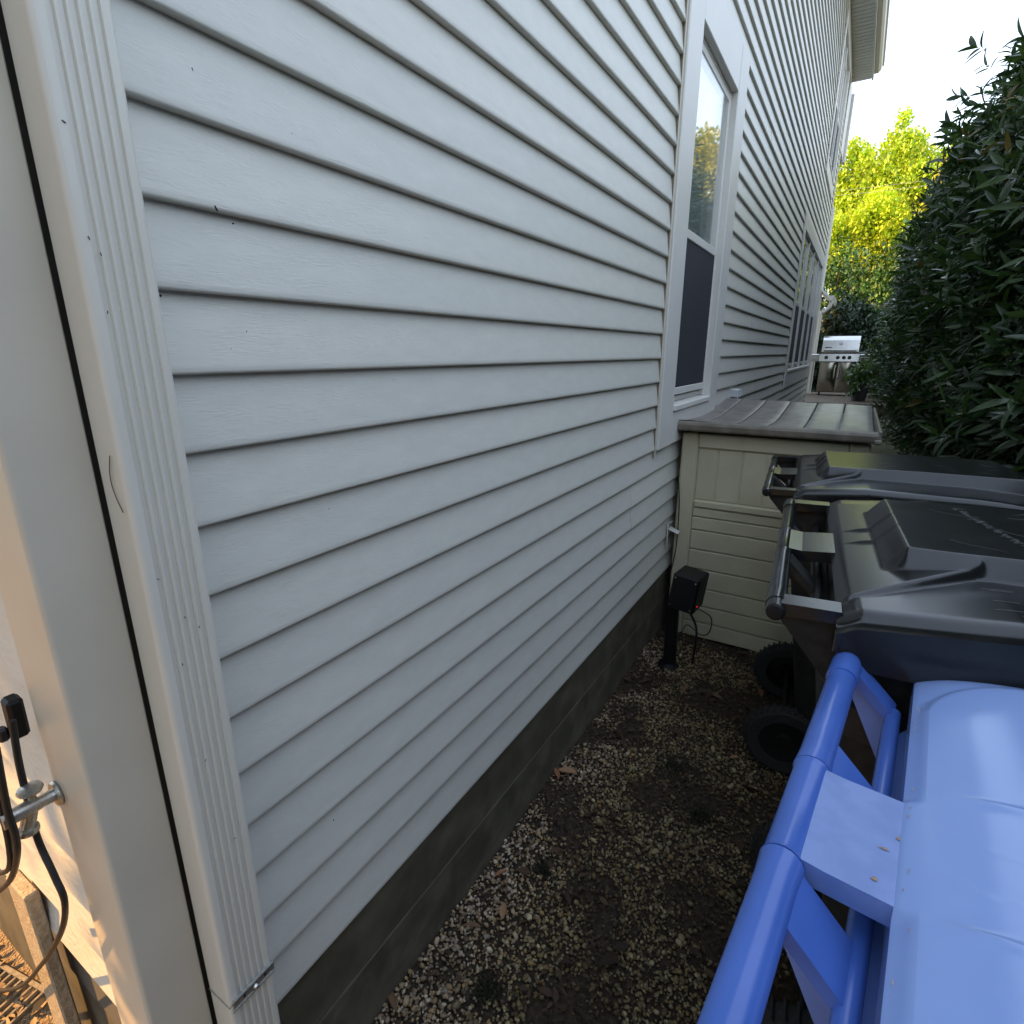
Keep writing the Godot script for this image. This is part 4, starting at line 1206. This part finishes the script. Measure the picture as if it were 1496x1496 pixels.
func build_grill() -> void:
	var g := thing("gas_grill", "stainless steel gas barbecue grill standing on the back deck", "grill", Vector3(0.40, 0.62, -13.95))
	var st := start()
	span(st, Vector3(-0.33, 0.07, -0.24), Vector3(0.33, 0.72, 0.20), 0.01)
	obj("cabinet", st, M.grill_dark, g)
	for s in [-1.0, 1.0]:
		st = start()
		span(st, Vector3(s * 0.003, 0.08, 0.201), Vector3(s * 0.325, 0.69, 0.212), 0.004)
		sheet(st, range(13).map(func(e): return e / 12.0), [0.0, 0.02, 0.98, 1.0], func(u, v): return Vector3(lerp(0.004, 0.324, u) * s, lerp(0.082, 0.688, v), 0.2125 + 0.013 * sin(PI * u) * (1.0 if v > 0.0 and v < 1.0 else 0.6)), s < 0)
		var door := obj("door", st, M.brushed, g)
		st = start()
		tube(st, curve([Vector3(s * 0.03, 0.36, 0.222), Vector3(s * 0.033, 0.37, 0.25), Vector3(s * 0.04, 0.50, 0.255), Vector3(s * 0.033, 0.62, 0.25), Vector3(s * 0.03, 0.63, 0.222)]), 0.009, 8)
		obj("handle", st, M.stainless, door)
	st = start()
	prism(st, PackedVector2Array([Vector2(0.20, 0.70), Vector2(0.26, 0.705), Vector2(0.235, 0.855), Vector2(-0.24, 0.86), Vector2(-0.24, 0.70)]), -0.36, 0.36, Basis(Vector3(0, 0, 1), Vector3.RIGHT, Vector3.UP))
	var panel := obj("control_panel", st, M.stainless, g)
	var kb := Basis(Vector3(1, 0, 0), Vector3(0, 0.16, 0.987), Vector3(0, -0.987, 0.16))
	for x in [-0.23, -0.02, 0.09, 0.19]:
		st = start()
		lathe(st, [Vector2(0.0, 0.035), Vector2(0.022, 0.033), Vector2(0.027, 0.008), Vector2(0.036, 0.004), Vector2(0.036, 0.0)], Vector3(x, 0.782, 0.247), kb, 16)
		obj("knob", st, M.grill_dark, panel)
	for s in [-1.0, 1.0]:
		st = start()
		span(st, Vector3(s * 0.362, 0.80, -0.22), Vector3(s * 0.55, 0.85, 0.22), 0.012)
		span(st, Vector3(s * 0.362, 0.70, 0.19), Vector3(s * 0.55, 0.799, 0.222), 0.008)
		obj("side_shelf", st, M.stainless, g)
	# hood: rolled front
	st = start()
	var prof := PackedVector2Array([Vector2(-0.24, 0.87), Vector2(0.215, 0.87), Vector2(0.225, 0.90), Vector2(0.215, 0.96), Vector2(0.16, 1.13), Vector2(0.12, 1.18), Vector2(0.04, 1.21), Vector2(-0.1, 1.21), Vector2(-0.2, 1.15), Vector2(-0.24, 1.02)])
	prism(st, prof, -0.335, 0.335, Basis(Vector3(0, 0, 1), Vector3.RIGHT, Vector3.UP))
	var hood := obj("hood", st, M.stainless, g)
	st = start()
	tube(st, [Vector3(-0.30, 0.93, 0.265), Vector3(0.30, 0.93, 0.265)], 0.013, 10)
	for s in [-1.0, 1.0]: tube(st, [Vector3(s * 0.27, 0.93, 0.21), Vector3(s * 0.27, 0.93, 0.265)], 0.009, 8)
	obj("hood_handle", st, M.stainless, hood)
	st = start()
	lathe(st, [Vector2(0.0, 0.012), Vector2(0.03, 0.012), Vector2(0.037, 0.0)], Vector3(0.0, 1.06, 0.182), Basis(Vector3(1, 0, 0), Vector3(0, 0.3, 0.954), Vector3(0, -0.954, 0.3)), 20)
	obj("thermometer", st, M.label_plate, hood)
	st = start()
	box(st, Vector3(-0.22, 0.985, 0.2085), Vector3(0.13, 0.018, 0.004), 0.001, Basis(Vector3.RIGHT, -0.31))
	obj("badge", st, M.grill_dark, hood)
	st = start()
	span(st, Vector3(-0.338, 1.195, -0.18), Vector3(0.338, 1.225, 0.02), 0.012)
	obj("hood_top", st, M.grill_dark, hood)
	for e in [[-0.28, 0.15], [0.28, 0.15], [-0.28, -0.2], [0.28, -0.2]]:
		st = start()
		tube(st, [Vector3(e[0] - 0.012, 0.035, e[1]), Vector3(e[0] + 0.012, 0.035, e[1])], 0.034, 14)
		obj("caster", st, M.rubber, g)

# ------------------------------------------------------------------ plants
func shoots(r: RandomNumberGenerator, center: Vector3, radii: Vector3, n: int, size: float, shell: float, bias: Vector3, bump: FastNoiseLite, power := 2.6) -> Array:
	# leaf places: each shoot is a whorl of leaves at the end of a twig near the outside of the plant
	var out := []
	var made := 0
	while made < n:
		var d := Vector3(r.randfn(), r.randfn(), r.randfn()).normalized()
		if d.dot(bias) < r.randf_range(-1.0, 0.25): continue
		if d.y < -0.9: continue
		made += 1
		var e: float = pow(pow(absf(d.x), power) + pow(absf(d.y), power) + pow(absf(d.z), power), -1.0 / power)
		var q := 1.0 - shell * pow(r.randf(), 1.6)
		q *= 1.0 + 0.22 * bump.get_noise_3dv(center + d * radii * 1.1)
		var p := center + d * radii * e * q
		if p.y < 0.05: continue
		var outward := (d / radii).normalized()
		var ax := (outward * 0.75 + Vector3.UP * r.randf_range(0.1, 0.9) + Vector3(r.randfn(), r.randfn(), r.randfn()) * 0.28).normalized()
		var sd := ax.cross(Vector3.UP if absf(ax.y) < 0.95 else Vector3.RIGHT).normalized()
		var up2 := ax.cross(sd)
		var m := r.randi_range(6, 9)
		var ph := r.randf() * TAU
		for i in m:
			var a := ph + i * 2.4
			var rad := sd * cos(a) + up2 * sin(a)
			var spread: float = lerp(1.25, 0.45, float(i) / m)
			var ld := (ax + rad * spread + Vector3.DOWN * 0.32).normalized()
			var nz := (ax - ld * ax.dot(ld)).normalized()
			var nx := ld.cross(nz).normalized()
			var s := size * r.randf_range(0.65, 1.2)
			var tw := r.randf_range(-0.5, 0.5)
			var b := Basis(nx, ld, nz) * Basis(Vector3.UP, tw)
			out.append(Transform3D(b * Basis.from_scale(Vector3.ONE * s), p + ax * size * (0.1 * i - 0.3)))
	return out

func laurel(label: String, center: Vector3, radii: Vector3, n: int, seed_: int, singles: int, size := 0.13) -> void:
	var s := thing("laurel_shrub", label, "shrub", Vector3(center.x, 0, center.z), 0.0, "tall laurel shrubs along the right side")
	var r := RandomNumberGenerator.new(); r.seed = seed_
	var bump := FastNoiseLite.new(); bump.seed = seed_; bump.frequency = 1.1; bump.fractal_octaves = 3
	var shape := leaf_mesh(0.215, 0.20, 0.2); var shape2 := leaf_mesh(0.245, 0.36, 0.25)
	var c := center - s.position
	# stems
	var st := start()
	for k in 9:
		var a := TAU * k / 9.0 + r.randf(); var q := 0.5 * radii.x
		tube(st, curve([Vector3(cos(a) * 0.07, 0, sin(a) * 0.07), Vector3(cos(a) * q * 0.6, c.y * 0.6, sin(a) * q * 0.6), Vector3(cos(a) * q, c.y + radii.y * 0.75, sin(a) * q)], 4), [0.03, 0.029, 0.028, 0.026, 0.023, 0.02, 0.016, 0.012, 0.008], 6)
	obj("stem", st, M.bark, s)
	var bias := Vector3(-0.85, 0.15, 0.45).normalized()
	bump.frequency = 1.1
	var all := shoots(r, c, radii, n, size, 0.35, bias, bump)
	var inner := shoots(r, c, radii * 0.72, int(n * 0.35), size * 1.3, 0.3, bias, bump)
	# sprigs that stand clear of the mass
	var sprigs := shoots(r, c + Vector3(-0.05, 0.08, 0), radii * 1.1, int(n * 0.05), size * 1.05, 0.06, Vector3(-0.6, 0.8, 0.1).normalized(), bump)
	all.append_array(sprigs)
	var eye := Vector3(0.755, 1.51, 0) - s.position
	if singles > 0:
		all.sort_custom(func(a, b): return a.origin.distance_squared_to(eye) < b.origin.distance_squared_to(eye))
		for i in singles:
			var o := obj("leaf", shape if i % 2 else shape2, M.laurel if i % 5 else M.laurel_new, s)
			o.transform = all[i]
		all = all.slice(singles)
	var a1 := []; var a2 := []; var a3 := []; var a4 := []
	for i in all.size():
		var q := r.randf()
		if q < 0.52: a1.append(all[i])
		elif q < 0.84: a2.append(all[i])
		elif q > 0.988: a4.append(all[i])
		else: a3.append(all[i])
	scatter("foliage", shape, M.laurel, a1, [], s)
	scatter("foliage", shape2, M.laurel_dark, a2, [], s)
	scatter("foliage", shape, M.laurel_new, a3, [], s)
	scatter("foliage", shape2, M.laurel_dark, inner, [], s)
	scatter("foliage", shape2, M.laurel_dead, a4, [], s)

func leafy_tree(called: String, label: String, cat: String, at: Vector3, trunk_h: float, lobes: Array, per: int, leaf: float, tint: Callable, m: Material, seed_: int, group := "", rad := 0.22) -> Node3D:
	var t := thing(called, label, cat, at, 0.0, group)
	var r := RandomNumberGenerator.new(); r.seed = seed_
	var st := start()
	tube(st, curve([Vector3(0, -0.1, 0), Vector3(0.03, trunk_h * 0.5, 0.02), Vector3(-0.05, trunk_h, 0)], 3), [rad * 1.3, rad * 1.1, rad, rad * .95, rad * .9, rad * .8, rad * .7], 10)
	var trunk := obj("trunk", st, M.bark, t)
	st = start()
	for e in lobes:
		var tip: Vector3 = e[0]
		tube(st, curve([Vector3(-0.05, trunk_h * 0.85, 0), Vector3(tip.x * 0.45, lerp(trunk_h, tip.y, 0.45), tip.z * 0.45), tip], 3), [rad * .5, rad * .45, rad * .38, rad * .3, rad * .22, rad * .14, rad * .06], 6)
	obj("limb", st, M.bark, trunk)
	var places := []; var tints := []
	var shape := leaf_mesh(0.62, 0.2, 0.2, 4)
	for e in lobes:
		var c: Vector3 = e[0]; var q: float = e[1]
		var tone := r.randf_range(0.72, 1.12)
		for i in int(per * q * q):
			var d := Vector3(r.randfn(), r.randfn(), r.randfn()).normalized()
			var k := pow(r.randf(), 0.45)
			var p := c + d * Vector3(q, q * 1.15, q) * k
			var b := Basis(Vector3.UP, r.randf() * TAU) * Basis(Vector3.RIGHT, r.randf_range(-2.4, 0.6))
			places.append(Transform3D(b * Basis.from_scale(Vector3.ONE * leaf * r.randf_range(0.6, 1.3)), p))
			tints.append(tint.call(r) * tone)
	scatter("crown", shape, m, places, tints, t)
	return t

func lobes_for(r: RandomNumberGenerator, n: int, c: Vector3, rad: Vector3, q0: float, q1: float) -> Array:
	var out := []
	for i in n:
		var d := Vector3(r.randfn(), r.randfn(), r.randfn()).normalized()
		var k := pow(r.randf(), 0.4)
		var f := 1.0 - 0.35 * maxf(0.0, d.y)
		out.append([c + d * rad * k, r.randf_range(q0, q1) * f])
	return out

func build_plants() -> void:
	# laurel hedge, shrub by shrub
	laurel("tall glossy laurel shrub right beside the wheeled bins, cut by the picture edge", Vector3(2.45, 1.25, -2.5), Vector3(.85, 1.05, .9), 2300, 101, 300)
	laurel("glossy laurel shrub behind the black bins, opposite the tan shed", Vector3(2.15, 1.7, -4.0), Vector3(.86, 1.42, .95), 2300, 102, 300)
	laurel("dark laurel shrub beyond the shed lid, across from the tall window", Vector3(2.05, 1.9, -5.5), Vector3(.86, 1.78, 1.0), 2300, 103, 0)
	laurel("dark laurel shrub in mid hedge with leaf sprigs against the sky", Vector3(2.05, 2.0, -7.1), Vector3(.85, 2.0, 1.0), 2200, 104, 0)
	laurel("dark laurel shrub standing level with the row of four windows", Vector3(2.0, 2.1, -8.8), Vector3(.82, 2.0, 1.05), 1700, 105, 0)
	laurel("laurel shrub at the deck edge, reaching towards the house", Vector3(1.93, 1.9, -10.6), Vector3(.75, 1.85, 1.05), 1600, 106, 0)
	laurel("far laurel shrub behind the deck and right of the grill", Vector3(2.0, 1.7, -13.2), Vector3(.95, 1.8, 1.3), 1500, 107, 0)
	laurel("laurel shrub beside the blue bin, where the hedge goes on past the picture", Vector3(2.5, 1.15, -0.9), Vector3(.85, 1.0, .95), 1500, 108, 0)
	laurel("laurel shrub of the hedge beside the house corner", Vector3(2.45, 1.4, 0.8), Vector3(.85, 1.25, .95), 1500, 109, 0)
	laurel("laurel shrub at the front end of the hedge", Vector3(2.5, 1.35, 2.5), Vector3(.85, 1.2, .95), 1300, 110, 0)
	# potted bush at the grill
	var pb := thing("potted_bush", "broad-leaved bush in a dark pot at the right of the grill", "potted bush", Vector3(0.86, 0.62, -12.5))
	var st := start()
	lathe(st, [Vector2(0.0, 0.0), Vector2(0.11, 0.0), Vector2(0.14, 0.22), Vector2(0.155, 0.22), Vector2(0.155, 0.25), Vector2(0.13, 0.25), Vector2(0.12, 0.2), Vector2(0, 0.2)], Vector3.ZERO, Basis.IDENTITY, 20)
	obj("pot", st, M.grill_dark, pb)
	st = start()
	for k in 5: tube(st, [Vector3(0, 0.18, 0), Vector3(cos(k * 1.3) * 0.12, 0.5, sin(k * 1.3) * 0.12)], [0.008, 0.004], 5)
	obj("stem", st, M.bark, pb)
	var r := RandomNumberGenerator.new(); r.seed = 77
	var bump := FastNoiseLite.new(); bump.seed = 7; bump.frequency = 2.0
	scatter("foliage", leaf_mesh(0.36, 0.25, 0.2), M.laurel_new, shoots(r, Vector3(0, 0.46, 0), Vector3(.2, .26, .2), 40, 0.14, 0.6, Vector3(0, 0.3, 0.9).normalized(), bump), [], pb)
	# trees and bushes beyond the garden
	var yel := func(q: RandomNumberGenerator):
		var k := q.randf_range(0.75, 1.2)
		return Color(.56 * k, .74 * k * q.randf_range(0.9, 1.08), .07 * k)
	var ora := func(q: RandomNumberGenerator):
		var k := q.randf_range(0.75, 1.2)
		return Color(.56 * k, .74 * k * q.randf_range(0.85, 1.08), .05 * k)
	var gre := func(q: RandomNumberGenerator):
		var k := q.randf_range(0.6, 1.25)
		return Color(.08 * k, .18 * k, .025 * k)
	var drk := func(q: RandomNumberGenerator):
		var k := q.randf_range(0.6, 1.25)
		return Color(.03 * k, .055 * k, .028 * k)
	r.seed = 21
	var L := lobes_for(r, 64, Vector3(0.1, 5.8, 0), Vector3(1.9, 2.5, 1.6), 0.65, 1.05)
	for e in [[Vector3(-1.1, 6.6, 0.8), 1.0], [Vector3(0.0, 7.0, 0.9), 1.1], [Vector3(1.1, 6.4, 0.8), 1.0], [Vector3(-0.5, 8.1, 0.4), 0.8], [Vector3(0.7, 7.9, 0.5), 0.85], [Vector3(-1.4, 5.4, 0.9), 1.0], [Vector3(1.6, 5.2, 0.9), 1.0], [Vector3(0.1, 5.6, 1.1), 1.1]]: L.append(e)
	for e in [[Vector3(0.1, 9.1, 0), .55], [Vector3(0.3, 8.6, 0.3), .65], [Vector3(-0.9, 8.7, 0.2), .4], [Vector3(-1.0, 8.2, 0.1), .6], [Vector3(1.2, 8.1, 0), .6], [Vector3(0.7, 9.0, 0), .45], [Vector3(-1.6, 7.2, 0.4), .8], [Vector3(1.7, 7.0, 0.4), .8], [Vector3(0.15, 9.9, 0), .32], [Vector3(-1.8, 8.3, 0.2), .7], [Vector3(-1.3, 9.0, 0.2), .45], [Vector3(-2.2, 7.4, 0.2), .8], [Vector3(1.8, 8.2, 0), .55]]: L.append(e)
	leafy_tree("yellow_tree", "tall sunlit yellow-green tree beyond the far end of the house", "tree", Vector3(0.75, 0, -28), 3.4, L, 1900, 0.14, yel, M.yellow, 22)
	L = lobes_for(r, 26, Vector3(0, 5.6, 0), Vector3(1.7, 1.0, 1.2), 0.45, 0.8)
	leafy_tree("orange_tree", "lower golden-orange tree in front of the yellow-green tree", "tree", Vector3(0.75, 0, -25), 2.6, L, 2600, 0.12, ora, M.yellow, 23)
	L = lobes_for(r, 30, Vector3(0, 2.9, 0), Vector3(1.3, 1.5, 1.1), 0.45, 0.75)
	leafy_tree("green_bush", "bright green leafy bush below the yellow tree, beside the house corner", "bush", Vector3(-0.35, 0, -19.5), 1.6, L, 1100, 0.11, gre, M.bush, 24, "", .1)
	L = lobes_for(r, 30, Vector3(0, 2.8, 0), Vector3(1.2, 1.6, 1.1), 0.45, 0.75)
	leafy_tree("green_bush", "green leafy bush right of another, where the laurels meet the trees", "bush", Vector3(1.6, 0, -18.0), 1.6, L, 1100, 0.11, gre, M.bush, 25, "", .1)
	L = lobes_for(r, 36, Vector3(0, 1.5, 0), Vector3(1.7, 1.2, 0.8), 0.45, 0.7)
	leafy_tree("dark_bush", "dark shaded bush directly behind the grill", "bush", Vector3(0.35, 0, -16.6), 0.8, L, 1300, 0.12, drk, M.bush, 26, "", .08)
	# trees over the hedge, seen mirrored in the tall window
	r.seed = 31
	var olive := func(q: RandomNumberGenerator):
		var k := q.randf_range(0.7, 1.2)
		return Color(.52 * k, .54 * k, .08 * k)
	L = lobes_for(r, 40, Vector3(0, 6.2, 0), Vector3(3.5, 3.0, 2.4), 0.8, 1.3)
	leafy_tree("olive_tree", "olive-yellow tree over the hedge, seen mirrored in the tall window", "tree", Vector3(5.9, 0, -24), 3.2, L, 900, 0.17, olive, M.yellow, 32)
	L = lobes_for(r, 60, Vector3(0, 5.0, 0), Vector3(2.4, 1.5, 2.2), 0.7, 1.15)
	leafy_tree("front_yard_tree", "spreading shade tree in the front yard before the house", "tree", Vector3(-2.7, 0, 1.7), 3.0, L, 620, 0.13, gre, M.bush, 33)
	# trees over the street, behind the camera
	for e in [[-5.0, 13.0, 41], [1.5, 12.0, 42], [8.0, 11.0, 43]]:
		r.seed = e[2]
		L = lobes_for(r, 34, Vector3(0, 4.6, 0), Vector3(3.0, 2.8, 2.2), 1.0, 1.6)
		leafy_tree("street_tree", ["green street tree facing the front of the house", "green street tree in line with the side passage", "green street tree to the right of the passage, before the house"][e[2] - 41], "tree", Vector3(e[0], 0, e[1]), 2.6, L, 330, 0.24, gre, M.bush, e[2] + 10, "trees across the street")
	# wires across the trees
	for e in [[6.43, 6.30, "thin overhead wire crossing in front of the yellow tree, upper one"], [6.30, 6.16, "thin overhead wire crossing in front of the yellow tree, lower one"]]:
		st = start()
		var p := []
		for k in 13:
			var q := k / 12.0
			p.append(Vector3(lerp(-8.0, 12.0, q), lerp(e[0] + 0.3, e[1] + 0.5, q) - 0.8 * sin(PI * q) * 0.5, -22.0))
		tube(st, p, 0.005, 5)
		tag(obj("overhead_wire", st, M.wire), e[2], "overhead wire", "overhead wires before the trees")

func _ready() -> void:
	# camera
	var cam := Camera3D.new()
	cam.name = "camera"
	cam.fov = rad_to_deg(2.0 * atan(748.0 / 805.0))
	cam.near = 0.02; cam.far = 400.0
	add_child(cam)
	cam.position = Vector3(0.755, 1.51, 0.0)
	cam.rotation = Vector3(-atan2(233.5, 805.0), atan2(508.0, 838.2), 0.0)
	cam.current = true
	# sky, sun, exposure
	var we := WorldEnvironment.new(); we.name = "environment"
	var env := Environment.new()
	env.background_mode = Environment.BG_SKY
	var sm := ProceduralSkyMaterial.new()
	sm.sky_top_color = Color(0.72, 0.78, 0.87)
	sm.sky_horizon_color = Color(0.92, 0.98, 1.0)
	sm.sky_curve = 0.16
	sm.ground_bottom_color = Color(0.20, 0.19, 0.16)
	sm.ground_horizon_color = Color(0.55, 0.58, 0.58)
	sm.sun_angle_max = 20.0
	var sky := Sky.new(); sky.sky_material = sm
	env.sky = sky
	env.background_energy_multiplier = 1.0
	env.tonemap_mode = Environment.TONE_MAPPER_LINEAR
	env.tonemap_exposure = 2.95
	env.ssao_enabled = true; env.ssil_enabled = true; env.sdfgi_enabled = true
	we.environment = env
	add_child(we)
	var sun := DirectionalLight3D.new(); sun.name = "sun"
	add_child(sun)
	sun.light_color = Color(1.0, 0.76, 0.46)
	sun.light_energy = 1.2
	sun.light_angular_distance = 0.5
	sun.shadow_enabled = true
	sun.look_at_from_position(Vector3(-0.72, 0.53, 0.44) * 30.0, Vector3.ZERO, Vector3.UP)
	build_materials()
	build_ground()
	build_house()
	build_plants()
	build_deck()
	build_downspout()
	build_shed()
	build_bins()
	build_grill()
	build_front_things()
